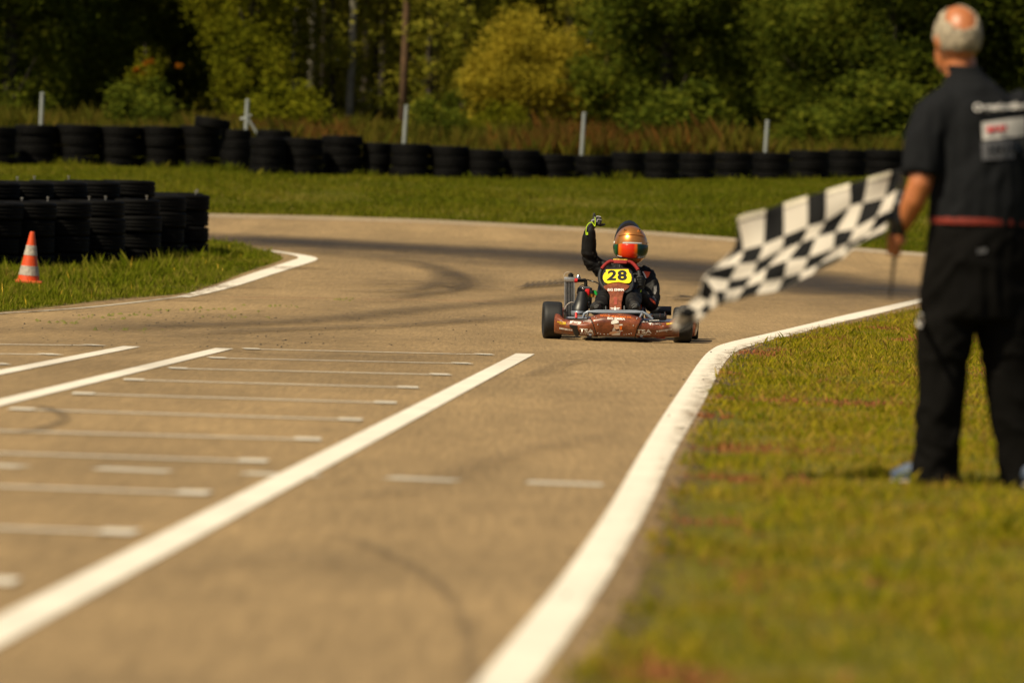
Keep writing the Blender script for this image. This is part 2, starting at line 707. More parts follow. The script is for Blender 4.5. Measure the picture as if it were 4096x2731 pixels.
# island edge line: bright at the apex, thin and dusty along the front
f5 = .5952
def z5(x, y):
    return (x * f5 / Q, (y * f5 + 440) / Q)
isl_front = [hq(*z5(*p)) for p in [(-300, 1400), (50, 1368), (200, 1360), (600, 1330), (950, 1292), (1240, 1255)]]
ribbon('island_edge_line', [(p.x, p.y) for p in isl_front], .07, .008, M['edgepaint'], track)
isl_apex = [hq(*z5(*p)) for p in [(1225, 1262), (1450, 1207), (1700, 1127), (1900, 1062), (2030, 1020), (2068, 1000), (2010, 980), (1850, 955), (1700, 935)]]
ribbon('island_apex_line', [(p.x, p.y) for p in isl_apex], .2, .0095, M['white'], track, widths=[.13, .18, .22, .24, .25, .22, .16, .12, .09])
far = [hq(x, y + 3) for (x, y) in FAR_EDGE[1:-1]]
ribbon('far_edge_line', [(p.x, p.y) for p in far], .16, .008, M['edgepaint'], track)
far2 = [hq(x, y + 7.5) for (x, y) in FAR_EDGE[1:-1]]
ribbon('far_edge_line', [(p.x, p.y) for p in far2], .09, .008, M['white'], track)

# rubber laid down on the bends --------------------------------------
def mark(pts, width, m, dz=.013, n=6, conv=hq):
    w_ = [conv(*p) for p in pts]
    return ribbon('rubber_mark', [(p.x, p.y) for p in w_], width, dz, m, track, n=n)


mark([(200, 540), (480, 545), (750, 561), (1000, 573), (1300, 590), (1600, 618), (1900, 655), (2100, 678), (2400, 700)], 3.6, M['rubber_mark'])
mark([(200, 551), (480, 553), (700, 569), (950, 584), (1250, 604), (1600, 640), (2000, 684), (2300, 715)], 4.6, M['soft_mark'], .016)
mark([(500, 556), (800, 590), (1000, 612), (1060, 640), (1040, 668), (900, 690), (600, 725), (200, 760)], .9, M['faint_mark'], .019)
mark([(820, 590), (960, 605), (1040, 628), (1065, 650), (1050, 668), (960, 680), (880, 692)], .38, M['skid'], .0215)
mark([(860, 600), (990, 620), (1020, 645), (960, 668), (860, 672), (760, 672)], .4, M['soft_mark'], .0235)
mark([(100, 765), (400, 752), (700, 740), (950, 715), (1150, 697), (1350, 680), (1500, 668)], .8, M['skid'], .0185)
mark([(300, 783), (600, 763), (900, 752), (1100, 738), (1240, 728)], .5, M['skid'], .021)
mark([(200, 830), (420, 800), (700, 822), (1000, 815)], .12, M['scuff'], .0165)
mark([(480, 800), (620, 815), (900, 825), (1200, 808)], .10, M['scuff'], .019)
for k in range(7):
    x = 1195 + k * 14
    mark([(x, 872 - k * 1.5), (x + 40, 852 - k * 2), (x + 75, 838 - k * 1.6)], .022, M['soft_mark'], .014 + k * .0012)
for k in range(9):
    x = 1180 + k * 13
    mark([(x, 668 - k), (x + 26, 660 - k), (x + 34, 652 - k)], .06, M['rubber_mark'], .026 + k * .001)
mark([(0, 1005), (90, 990), (150, 965), (100, 940), (20, 930)], .09, M['soft_mark'], .014)
mark([(560, 1200), (800, 1245), (980, 1330), (1060, 1430), (1080, 1560), (1085, 1700)], .07, M['arc_mark'], .014)
mark([(600, 1150), (900, 1140), (1150, 1060), (1400, 1000)], .28, M['faint_mark'], .0165)
mark([(300, 1350), (620, 1290), (860, 1330)], .22, M['faint_mark'], .019)
mark([(-200, 770), (200, 765), (600, 745), (1000, 735), (1400, 700)], 3.2, M['faint_mark'], .0285)
mark([(-200, 800), (200, 800), (600, 790), (1000, 775)], 2.6, M['faint_mark'], .030)
mark([(-100, 850), (300, 842), (800, 835), (1300, 810)], 2.4, M['faint_mark'], .0315)
mark([(600, 660), (1000, 650), (1400, 690), (1800, 700), (2100, 690)], 5.0, M['faint_mark'], .033)
o = mark([(420, 688), (700, 691), (1000, 696), (1290, 702)], .16, M['red_mark'], .0275)
o.name = 'faded_red_line'
# dirt along the right verge and the island
dr = [hq(x - 14, y - 2) for (x, y) in R_EDGE]
ribbon('dirt_strip', [(p.x, p.y) for p in dr], .22, .010, M['dirt'], track, n=8)
di = [hq(x, y + 3) for (x, y) in ISL[9:]]
ribbon('dirt_strip', [(p.x, p.y) for p in di], .5, .0125, M['dirt'], track, n=8)
for (x, y) in [(470, 662), (300, 690), (600, 618)]:
    p = hq(x, y)
    ribbon('dirt_patch', [(p.x - .8, p.y - .5), (p.x, p.y + .1), (p.x + .8, p.y + .6)], .9, .0155, M['dirt'], track)


# ------------------------------------------------------------------ grass
def blades(name, x, y, h, wd, m, label, cat, lean=.5, dz=0.0):
    n = len(x)
    a = RNG.uniform(0, 2 * np.pi, n)
    l = RNG.uniform(0.05, lean, n) * h
    la = RNG.uniform(0, 2 * np.pi, n)
    z = np.interp(y, TY, TZ) + dz
    dx, dy = np.cos(a) * wd / 2, np.sin(a) * wd / 2
    V = np.empty((n, 4, 3), np.float32)
    V[:, 0] = np.stack([x - dx, y - dy, z - .004], 1)
    V[:, 1] = np.stack([x + dx, y + dy, z - .004], 1)
    mx_, my_ = x + np.cos(la) * l * .35, y + np.sin(la) * l * .35
    V[:, 2] = np.stack([mx_ + dx * .8, my_ + dy * .8, z + h * .6], 1)
    V[:, 3] = np.stack([x + np.cos(la) * l, y + np.sin(la) * l, z + h], 1)
    b = (np.arange(n) * 4)[:, None]
    Fc = np.concatenate([b + np.array([[0, 1, 2]]), b + np.array([[0, 2, 3]])], 0)
    me = np_mesh(name, V.reshape(-1, 3), Fc, 3)
    o = link(name, me, None, m)
    return put(o, label, cat, kind='stuff')


def npnoise(x, y, s, seed=0.0):
    return np.array([noise.noise(Vector((a * s + seed, b * s - seed, seed))) for a, b in zip(x, y)])


M['grass_short'] = make_leaf('short_grass', [(0.108, 0.1242, 0.0065), (0.1836, 0.2052, 0.0076), (0.2916, 0.2538, 0.0097), (0.3996, 0.3132, 0.0194), (0.432, 0.2808, 0.054), (0.2592, 0.1404, 0.0378)], .42, scale=1.5, nw=1.5, rw=.55)
M['grass_moss'] = make_leaf('reddish_moss_grass', [(.20, .085, .03), (.29, .10, .045), (.36, .14, .06), (.28, .18, .03)], .2, scale=3)
M['grass_isl'] = make_leaf('island_grass', [(0.063, 0.0945, 0.0054), (0.117, 0.1485, 0.0072), (0.171, 0.189, 0.0099), (0.234, 0.216, 0.027), (0.324, 0.243, 0.054)], .42, scale=.9, nw=1.1)
M['grass_bank'] = make_leaf('bank_grass', [(0.0665, 0.0912, 0.0057), (0.1045, 0.1235, 0.0076), (0.1472, 0.152, 0.0104), (0.2185, 0.1852, 0.0209)], .4, scale=.5, nw=1.2)
M['weeds'] = make_leaf('tall_weeds', [(0.0375, 0.0475, 0.0063), (0.075, 0.0775, 0.01), (0.1187, 0.1, 0.0125), (0.15, 0.0938, 0.0225)], .35, scale=.35)
M['rust_fern'] = make_leaf('rust_brown_weeds', [(.05, .040, .008), (.085, .052, .012), (.12, .058, .014), (.17, .07, .014)], .3, scale=.5)
M['flower_y'] = mat('yellow_petals', (.62, .40, .02), .6, var=.1)

verge = [(p.x - .03, p.y) for p in r_c] + [(14, 60), (14, 5)]
n = 760000
y = 5 + (50 - 5) * RNG.random(n) ** 1.0
x = RNG.uniform(-.6, 6.0, n)
ok = pip(x, y, verge) & (x < y * .108 + .6) & (y > 9.2)
# thinner far away and bald in places
x, y = x[ok], y[ok]
g = npnoise(x, y, 2.2) + .6 * npnoise(x, y, 7.0, 3.1)
dist_edge = np.full(len(x), 9.0)
for p in r_c:
    dist_edge = np.minimum(dist_edge, np.hypot(x - p.x + .03, y - p.y))
prob = np.clip(.62 + g * .9, .12, 1) * np.clip((dist_edge - .01 - .30 * np.clip(.9 * npnoise(x, y, 1.3, 20.0) + .5 * npnoise(x, y, 6.0, 4.0) + .38, 0, 1)) / .05, .0, 1)
ok = RNG.random(len(x)) < prob
x, y, g = x[ok], y[ok], g[ok]
h = (.010 + .022 * RNG.random(len(x)) + .03 * (RNG.random(len(x)) > .965)) * np.clip(1 + g * .9, .5, 2.0)
red = npnoise(x, y, .9, 11.0) + .45 * npnoise(x, y, 4.0, 5.0)
rm = red > .40
blades('verge_grass', x[~rm], y[~rm], h[~rm], .0034 + .0025 * RNG.random((~rm).sum()), M['grass_short'], 'short yellow green grass of the verge under the flag marshal', 'grass', .9)
blades('verge_moss', x[rm], y[rm], h[rm] * .7, .006 + .003 * RNG.random(rm.sum()), M['grass_moss'], 'reddish moss and clover patches in the short grass of the verge', 'moss', .9)

CONE = hit(113, 1140)
islp = [(p.x, p.y) for p in i_c]
n = 330000
y = RNG.uniform(40, 66, n)
x = RNG.uniform(-9, -1.2, n)
ok = pip(x, y, islp) & (x > -y * .106 - .4)
ok[ok] &= np.hypot(x[ok] - CONE.x, (y[ok] - CONE.y) * .35) > .17
x, y = x[ok], y[ok]
g = npnoise(x, y, 1.3, 2.0) + .5 * npnoise(x, y, 5.0, 6.0)
ok = RNG.random(len(x)) < np.clip(.7 + g, .2, 1)
x, y, g = x[ok], y[ok], g[ok]
de = np.full(len(x), 9.0)
for p in i_c:
    de = np.minimum(de, np.hypot(x - p.x, y - p.y))
cl_ = (np.abs(x - CONE.x * y / CONE.y) < .16) & (y < CONE.y) & (y > CONE.y - 6)
h = np.where(cl_, .55, 1.0) * (.03 + .06 * RNG.random(len(x)) + .06 * (RNG.random(len(x)) > .96)) * np.clip(.45 + de / 1.2, .4, 1.25) * np.clip(1 + g * .6, .5, 1.7)
blades('island_grass', x, y, h, .007 + .006 * RNG.random(len(x)), M['grass_isl'], 'long green grass round the tyre barrier on the left island', 'grass', .6)
k = RNG.choice(len(x), 130)
blades('wild_flowers', x[k], y[k], h[k] * 1.15 + .02, np.full(130, .010), M['flower_y'], 'small yellow flowers dotted through the island grass', 'flowers', .3, .02)

bank = [(p.x, p.y) for p in f_edge]
bank = bank + [(-12, 95), (14, 99)]
n = 330000
y = RNG.uniform(60, 97, n)
x = RNG.uniform(-10.8, 11.0, n)
ok = pip(x, y, bank) & (np.abs(x) < y * .106 + .6)
x, y = x[ok], y[ok]
g = npnoise(x, y, .5, 4.0) + .5 * npnoise(x, y, 2.0, 8.0)
h = (.03 + .04 * RNG.random(len(x))) * np.clip(1 + g, .5, 1.8)
blades('bank_grass', x, y, h, .012 + .010 * RNG.random(len(x)), M['grass_bank'], 'mown green bank between the far track edge and the tyre wall', 'grass', .6)

# weeds in front of and behind the tyre wall
def weeds(name, n, fn, h0, h1, wd, m, label, lean=.5):
    x, y = fn(n)
    g = npnoise(x, y, .4, 1.0) + .5 * npnoise(x, y, 1.7, 9.0)
    h = (h0 + (h1 - h0) * RNG.random(len(x))) * np.clip(1 + g * .8, .4, 1.9)
    blades(name, x, y, h, wd * (.6 + .8 * RNG.random(len(x))), m, label, 'weeds', lean)


def f_meadow(n):
    y = RNG.uniform(98.2, 118, n)
    x = RNG.uniform(-13.5, 13.5, n)
    return x, y


weeds('tall_weeds', 150000, f_meadow, .18, .62, .013, M['weeds'], 'tall olive weeds and dry grass behind the far tyre wall')


def f_rust(n):
    c = [(at_y(2420, 500, 105).x, 105, 1.1), (at_y(2300, 560, 100).x, 100, 1.6), (at_y(2700, 570, 101).x, 101, 1.2), (at_y(1250, 520, 101).x, 101, .8), (at_y(1000, 500, 102).x, 102, .6)]
    x, y = [], []
    for (a, b, s) in c:
        x.append(RNG.normal(a, s * .6, n // 5)); y.append(RNG.normal(b, 1.0, n // 5))
    return np.concatenate(x), np.maximum(np.concatenate(y), 98.5)


weeds('rusty_weeds', 17000, f_rust, .15, .7, .013, M['rust_fern'], 'rust brown dry weeds behind the middle of the tyre wall')

# loose bits on the asphalt: rubber crumbs and grass clippings
def scatter_bits(name, pts, size, m, label, cat):
    n = len(pts)
    V = np.zeros((n, 4, 3), np.float32)
    for i, (x, y) in enumerate(pts):
        z = terr(y) + .006
        s = size * random.uniform(.4, 1.5)
        for k in range(3):
            a = random.uniform(0, 2.1) + k * 2.1
            V[i, k] = (x + math.cos(a) * s, y + math.sin(a) * s * 1.6, z)
        V[i, 3] = (x, y, z + s * random.uniform(.5, 1.0))
    b = (np.arange(n) * 4)[:, None]
    Fc = np.concatenate([b + np.array([[0, 1, 3]]), b + np.array([[1, 2, 3]]), b + np.array([[2, 0, 3]])], 0)
    put(link(name, np_mesh(name, V.reshape(-1, 3), Fc, 3), None, m), label, cat, kind='stuff')


M['crumb'] = mat('rubber_crumb', (.02, .016, .012), .9)
M['clipping'] = mat('grass_clipping', (.15, .14, .02), .8, var=.3)
pts = []
for _ in range(300):
    x, y = random.gauss(500, 380), random.uniform(715, 800)
    p = hq(x, y); pts.append((p.x, p.y))
for _ in range(260):
    x, y = random.uniform(500, 2100), random.uniform(515, 590)
    p = hq(x, y); pts.append((p.x, p.y))
for q in r_c[8:60]:
    for _ in range(3):
        pts.append((q.x + random.gauss(-.06, .09), q.y + random.uniform(-.4, .4)))
scatter_bits('rubber_crumbs', pts, .008, M['crumb'], 'dark rubber crumbs and grit strewn over the asphalt', 'debris')
pts = []
for (cx, cy) in [(230, 732), (290, 760), (490, 713), (300, 725), (640, 705), (380, 715), (560, 730), (120, 742), (800, 690)]:
    p = hq(cx, cy)
    for _ in range(14):
        pts.append((p.x + random.gauss(0, .13), p.y + random.gauss(0, .25)))
scatter_bits('grass_clippings', pts, .018, M['clipping'], 'small tufts of grass clippings dropped on the track by the island', 'grass clippings')

M['clod'] = mat('soil_clod', (.055, .036, .020), .95, var=.5, scale=60)
pts = []
for q in r_c[2:62]:
    for _ in range(random.randint(2, 14)):
        pts.append((q.x + random.gauss(.05, .04), q.y + random.uniform(-.35, .35)))
scatter_bits('soil_clods', pts, .013, M['clod'], 'dark clods of soil spilling from the verge towards the white line', 'soil')

# ------------------------------------------------------------------ tyre barriers
M['tyre'] = mat('old_tyre_rubber', (.0028, .0026, .0024), .7, var=.5, scale=9, bmp=.15, spec=.08)
M['bolt'] = mat('zinc_bolt', (.50, .46, .40), .35, .9)


def tyre_mesh(R, wd, name):
    r_in = R * .60
    pr = [(r_in, .14 * wd), (r_in + .012, .05 * wd), (R * .80, .0), (R * .93, .02 * wd), (R * .985, .10 * wd), (R, .18 * wd),
          (R * .97, .30 * wd), (R * .965, .33 * wd), (R, .37 * wd), (R, .47 * wd), (R * .965, .50 * wd), (R, .53 * wd), (R, .63 * wd), (R * .965, .67 * wd), (R * .97, .70 * wd), (R, .82 * wd),
          (R * .985, .90 * wd), (R * .93, .98 * wd), (R * .80, wd), (r_in + .012, .95 * wd), (r_in, .86 * wd), (r_in - .004, .5 * wd)]
    mb = MB()
    mb.lathe(pr, 26, closed=True)
    me = mb.mesh(name)
    me.polygons.foreach_set('use_smooth', [True] * len(me.polygons))
    me.materials.append(M['tyre'])
    return me


TYRE = tyre_mesh(.315, .172, 'tyre')
NUM = ['first', 'second', 'third', 'fourth', 'fifth', 'sixth', 'seventh', 'eighth', 'ninth', 'tenth', 'eleventh', 'twelfth', 'thirteenth', 'fourteenth', 'fifteenth', 'sixteenth', 'seventeenth', 'eighteenth', 'nineteenth', 'twentieth', 'twenty-first', 'twenty-second', 'twenty-third', 'twenty-fourth', 'twenty-fifth', 'twenty-sixth', 'twenty-seventh', 'twenty-eighth', 'twenty-ninth', 'thirtieth']


def tyre_stack(p, n, rad_, label, group, th=.172, bolts=0, jit=.012):
    e = empty('tyre_stack', p, random.uniform(0, 6.28))
    put(e, label, 'tyre stack', group)
    s = rad_ / .315
    for k in range(n):
        o = link('tyre', TYRE, e)
        o.scale = (s * random.uniform(.97, 1.03), s * random.uniform(.97, 1.03), th / .172)
        o.location = (random.uniform(-jit, jit), random.uniform(-jit, jit), k * th - .012)
        o.rotation_euler = (random.uniform(-.012, .012), random.uniform(-.012, .012), random.uniform(0, 6.28))
    for k in range(bolts):
        a = random.uniform(0, 6.28)
        mb = MB()
        c = Vector((math.cos(a) * rad_ * .8, math.sin(a) * rad_ * .8, n * th - .018))
        mb.tube([c, c + Vector((0, 0, .035)), c + Vector((0, 0, .036)), c + Vector((0, 0, .05))], [.008, .008, .016, .016], 6)
        mb.build('bolt', M['bolt'], e)
    return e


# far wall: (left, right, top, bottom) of each stack in the photo (2352 wide)
WALL = [(-62, 28, 292, 380), (30, 122, 288, 379), (124, 222, 288, 381), (223, 318, 291, 383), (319, 410, 291, 385), (411, 502, 290, 387), (503, 572, 298, 392), (573, 650, 317, 403), (651, 736, 318, 404), (738, 828, 313, 404), (829, 895, 328, 405), (896, 985, 331, 409), (986, 1074, 336, 411), (1071, 1152, 344, 413), (1153, 1236, 345, 414), (1231, 1320, 356, 415), (1321, 1404, 358, 415), (1405, 1480, 350, 415), (1481, 1560, 350, 414), (1561, 1640, 352, 414), (1641, 1728, 350, 413), (1729, 1815, 351, 413), (1816, 1903, 346, 412), (1904, 1990, 344, 411), (1991, 2086, 344, 411), (2087, 2180, 342, 411), (2181, 2275, 342, 411), (2276, 2368, 341, 411)]
for i, (a, b, t0, t1) in enumerate(WALL):
    p = hq((a + b) / 2, t1 + 1)
    s = F_PX / p.y / Q
    r_ = (b - a) / s / 2 * 1.07
    hgt = (t1 - t0) / s
    n = max(3, round(hgt / .172))
    if i == 0:
        lab = 'leftmost black tyre stack of the far wall, cut off by the picture edge'
    elif i == len(WALL) - 1:
        lab = 'rightmost black tyre stack of the far wall, hidden behind the flag marshal'
    else:
        lab = NUM[i] + ' black tyre stack from the left in the far wall'
    tyre_stack(Vector((p.x, p.y + r_, terr(p.y + r_))), n, r_, lab, 'tyre stacks of the far wall', th=hgt / n + .004)
# grass tufts and weeds growing up against the foot of the wall
tx, ty_ = [], []
for (a, b, t0, t1) in WALL:
    for _ in range(random.randint(20, 150)):
        p = hq(random.uniform(a, b), t1 + random.uniform(0, 3))
        tx.append(p.x); ty_.append(p.y)
tx, ty_ = np.array(tx), np.array(ty_)
g = npnoise(tx, ty_, 1.3, 3.3)
blades('wall_foot_weeds', tx, ty_, np.clip(.02 + .22 * g + .08 * RNG.random(len(tx)), .02, .32), np.full(len(tx), .016), M['grass_bank'], 'uneven green weeds along the foot of the far tyre wall', 'weeds', .6)
# loose tyres on and behind the wall
for (x, y, tilt, lab) in [(490, 290, .12, 'loose black tyre lying tilted on top of the far wall'), (628, 314, .05, 'loose black tyre resting behind the dip in the far wall')]:
    p = hq(x, 392)
    yy = p.y + .75
    q = at_y(x * Q, y * Q, yy)
    zb = q.z - .02
    if lab.startswith('loose black tyre lying'):
        o = link('loose_tyre', TYRE)
        o.location = (q.x, p.y + .36, zb - .02)
        o.rotation_euler = (.03, tilt, .4)
        put(o, lab, 'tyre', 'loose tyres on the far wall')
    else:
        nst = max(3, round((zb - terr(yy)) / .172) + 1)
        tyre_stack(Vector((q.x, yy + .15, terr(yy + .15))), nst, .31, 'black tyre stack standing behind the dip in the far wall', 'tyre stacks of the far wall')

# island barrier: front row traced, further rows behind it
FRONT = [(-260, -110, 1092), (-115, 30, 1088), (25, 165, 1085), (160, 305, 1080), (300, 445, 1072), (440, 605, 1062), (612, 828, 1032)]
ROWN = ['front', 'second', 'third', 'rear']
base = []
for (a, b, yb) in FRONT:
    p = hit((a + b) / 2, yb)
    base.append((p.x, p.y + .3, (b - a) / (F_PX / p.y) / 2))
for rw in range(4):
    cnt = len(base) - (0, 0, 1, 2)[rw]
    for i in range(cnt):
        bx, by, br = base[i]
        r_ = .30 if i < len(base) - 1 else .31
        # line is a smooth bow in plan
        xx = np.interp(i + (.0, .45, .6, .35)[rw], range(len(base)), [q[0] for q in base])
        yy = np.interp(i + (.0, .45, .6, .35)[rw], range(len(base)), [q[1] for q in base]) + rw * .60
        if rw == 1 and i == cnt - 1:
            xx -= .1
        lab = f'{NUM[i]} black tyre stack from the left in the {ROWN[rw]} row of the island barrier'
        tyre_stack(Vector((xx, yy, terr(yy))), 4 if rw < 2 or i >= cnt - 1 else 5, r_, lab, 'tyre stacks of the island barrier', th=.182, bolts=(1, 1, 0, 1)[rw], jit=.02)

# ------------------------------------------------------------------ traffic cone
M['cone_o'] = mat('orange_cone_plastic', (.60, .062, .004), .45, var=.12, scale=12)
M['cone_w'] = mat('dirty_reflective_band', (.36, .31, .25), .5, var=.4, scale=30)
M['cone_k'] = mat('cone_base_rubber', (.55, .10, .015), .6, var=.2)
p = CONE + Vector((0, 0, .02))
ce = empty('traffic_cone', p)
ce.rotation_euler = (0, rad(3.0), 0)
ce.scale = (.93, .93, .93)
put(ce, 'orange traffic cone with two dirty white bands before the island tyres', 'traffic cone')
def cr(z): return .115 - (.115 - .026) * (z - .03) / .50
def cone_seg(z0, z1, d=0.0):
    mb = MB()
    mb.lathe([(cr(z0) + d - .004, z0), (cr(z0) + d, z0 + .0005), (cr(z1) + d, z1 - .0005), (cr(z1) + d - .004, z1)], 28)
    return mb
mb = cone_seg(.03, .53)
mb.lathe([(.026, .53), (.020, .538), (.014, .52)], 28)
mb.build('cone_body', M['cone_o'], ce)
for (z0, z1) in ((.08, .18), (.29, .395)):
    cone_seg(z0, z1, .003).build('reflective_band', M['cone_w'], ce)
MB().box((0, 0, .015), (.30, .30, .03), bev=.012).build('base', M['cone_k'], ce)

# ------------------------------------------------------------------ fence posts behind the wall
M['galv'] = mat('galvanised_post', (.27, .29, .28), .55, .2, var=.2, scale=6)
for (xt, yt, xb, yb, lab) in [(169, 378, 164, 500, 'grey metal post behind the left end of the far tyre wall'),
                              (990, 405, 984, 520, 'grey metal post with a diagonal brace behind the loose tyre'),
                              (1626, 428, 1616, 575, 'grey metal post left of the yellow bushy tree'),
                              (2337, 458, 2326, 625, 'grey metal post right of the yellow bushy tree'),
                              (3070, 488, 3061, 615, 'grey metal post nearest the flag marshal, before dark trees')]:
    yy = hit(xb, yb + 150).y + 2.2 if False else 96.6 if xb > 1400 else 92.0
    top = at_y(xt, yt, yy)
    low = at_y(xb, yb, yy)
    d = (top - low).normalized()
    foot = top - d * ((top.z - terr(yy)) / d.z)
    e = empty('fence_post', foot)
    put(e, lab, 'fence post', 'fence posts behind the far tyre wall')
    mb = MB()
    L = top - foot
    mb.tube([Vector((0, 0, -.1)), L * .5, L], .036, 10)
    mb.build('pole', M['galv'], e)
    MB().tube([L, L + d * .02, L + d * .035], [.042, .042, .02], 10).build('post_cap', M['galv'], e)
    if 'brace' in lab:
        a = at_y(988, 470, yy) - foot
        b = at_y(1035, 545, yy) - foot
        k = (a - b).normalized()
        b2 = b - k * ((b.z + .05) / k.z)
        MB().tube([a, b2], .022, 8).build('brace', M['galv'], e)
        MB().tube([at_y(962, 478, yy) - foot, at_y(1005, 462, yy) - foot], .020, 8).build('clamp', M['galv'], e)

# ------------------------------------------------------------------ trees
M['bark'] = mat('dark_bark', (.045, .034, .022), .9, var=.4, scale=8, bmp=.4)
M['bark_pine'] = mat('orange_pine_bark', (.085, .045, .018), .9, var=.4, scale=8, bmp=.4)
M['bark_birch'] = mat('pale_birch_bark', (.15, .135, .10), .8, var=.5, scale=5, bmp=.2)
M['leaf_dark'] = make_leaf('dark_foliage', [(0.0281, 0.0421, 0.008), (0.0682, 0.0902, 0.0101), (0.1243, 0.1443, 0.0142), (0.2005, 0.2005, 0.0201)], .5, scale=.5, nw=1.2)
M['leaf_mid'] = make_leaf('mid_green_foliage', [(0.0495, 0.0605, 0.0055), (0.1169, 0.1265, 0.0083), (0.1925, 0.1925, 0.011), (0.275, 0.2475, 0.0165)], .5, scale=.6, nw=1.2)
M['leaf_yel'] = make_leaf('yellow_green_foliage', [(0.1321, 0.1144, 0.0147), (0.2934, 0.2421, 0.022), (0.4402, 0.3521, 0.0323), (0.5723, 0.4402, 0.0514)], .5, scale=.8)
M['leaf_deep'] = make_leaf('deep_wood_foliage', [(0.0792, 0.0944, 0.0152), (0.1827, 0.1888, 0.0213), (0.3045, 0.2832, 0.0305), (0.4567, 0.3806, 0.0487)], .5, scale=.3)
M['leaf_orange'] = make_leaf('orange_foliage', [(.28, .10, .01), (.42, .15, .012)], .3)


def leaf_cloud(lobes, n, size, clumps=26, seed=1, flat=.5):
    rg = np.random.default_rng(seed)
    vol = np.array([l[3] * l[4] * l[5] for l in lobes]) ** .7
    vol = vol / vol.sum()
    P = []
    for l, f in zip(lobes, vol):
        kc = max(6, int(clumps * len(lobes) * f))
        m_ = max(20, int(n * f))
        u = rg.normal(size=(kc, 3)); u /= np.linalg.norm(u, axis=1)[:, None]
        rr = rg.uniform(.45, 1.0, kc)[:, None]
        cc = np.array(l[:3]) + u * rr * np.array(l[3:6])
        id_ = rg.integers(0, kc, m_)
        sp = (np.array(l[3:6]).mean() * rg.uniform(.13, .26, kc))[id_][:, None]
        P.append(cc[id_] + rg.normal(size=(m_, 3)) * sp)
    P = np.concatenate(P)
    n = len(P)
    a = rg.normal(size=(n, 3)); a[:, 2] *= flat
    a /= np.linalg.norm(a, axis=1)[:, None]
    b = np.cross(a, rg.normal(size=(n, 3)))
    b /= np.linalg.norm(b, axis=1)[:, None]
    s = (size * rg.uniform(.6, 1.35, n))[:, None]
    V = np.stack([P - a * s, P + b * s * .42, P + a * s, P - b * s * .42], 1).reshape(-1, 3)
    Fc = (np.arange(n) * 4)[:, None] + np.array([[0, 1, 2, 3]])
    return V, Fc


def crown_mesh(name, lobes, n, size, m, clumps=26, seed=1):
    V, Fc = leaf_cloud(lobes, n, size, clumps, seed)
    me = np_mesh(name, V, Fc, 4)
    me.materials.append(m)
    return me


def lobes_round(h0, h1, w_, k, seed):
    rg = random.Random(seed)
    out = []
    for i in range(k):
        t = (i + .5) / k
        z = h0 + (h1 - h0) * t
        r = w_ * (math.sin(math.pi * (.12 + .80 * t)) ** .7)
        a = i * 2.4 + rg.uniform(-.3, .3)
        q = r * .5
        out.append((math.cos(a) * q, math.sin(a) * q, z, r * rg.uniform(.5, .7), r * rg.uniform(.5, .7), (h1 - h0) / k * rg.uniform(1.2, 1.8)))
    return out


def trunk_mesh(h, r, m, lean=.04, limbs=7, spread=1.0, seed=1, z0=.25):
    rg = random.Random(seed)
    mb = MB()
    pts = [Vector((lean * h * t * math.sin(t * 2 + seed), lean * h * t * math.cos(seed), h * t - .15)) for t in (0, .2, .45, .7, 1)]
    mb.tube(pts, [r * 1.25, r, r * .8, r * .55, r * .15], 9)
    for i in range(limbs):
        t = z0 + (.92 - z0) * i / max(1, limbs - 1)
        c = pts[0].lerp(pts[-1], t)
        a = i * 2.4 + rg.uniform(-.4, .4)
        L = .62 * spread * (1.1 - .6 * t) * rg.uniform(.8, 1.15)
        d = Vector((math.cos(a), math.sin(a), rg.uniform(.3, .8)))
        mb.tube([c, c + d * L * .5, c + d * L + Vector((0, 0, L * .15))], [r * .38, r * .25, r * .06], 6)
    me = mb.mesh('trunk')
    me.polygons.foreach_set('use_smooth', [True] * len(me.polygons))
    me.materials.append(m)
    return me


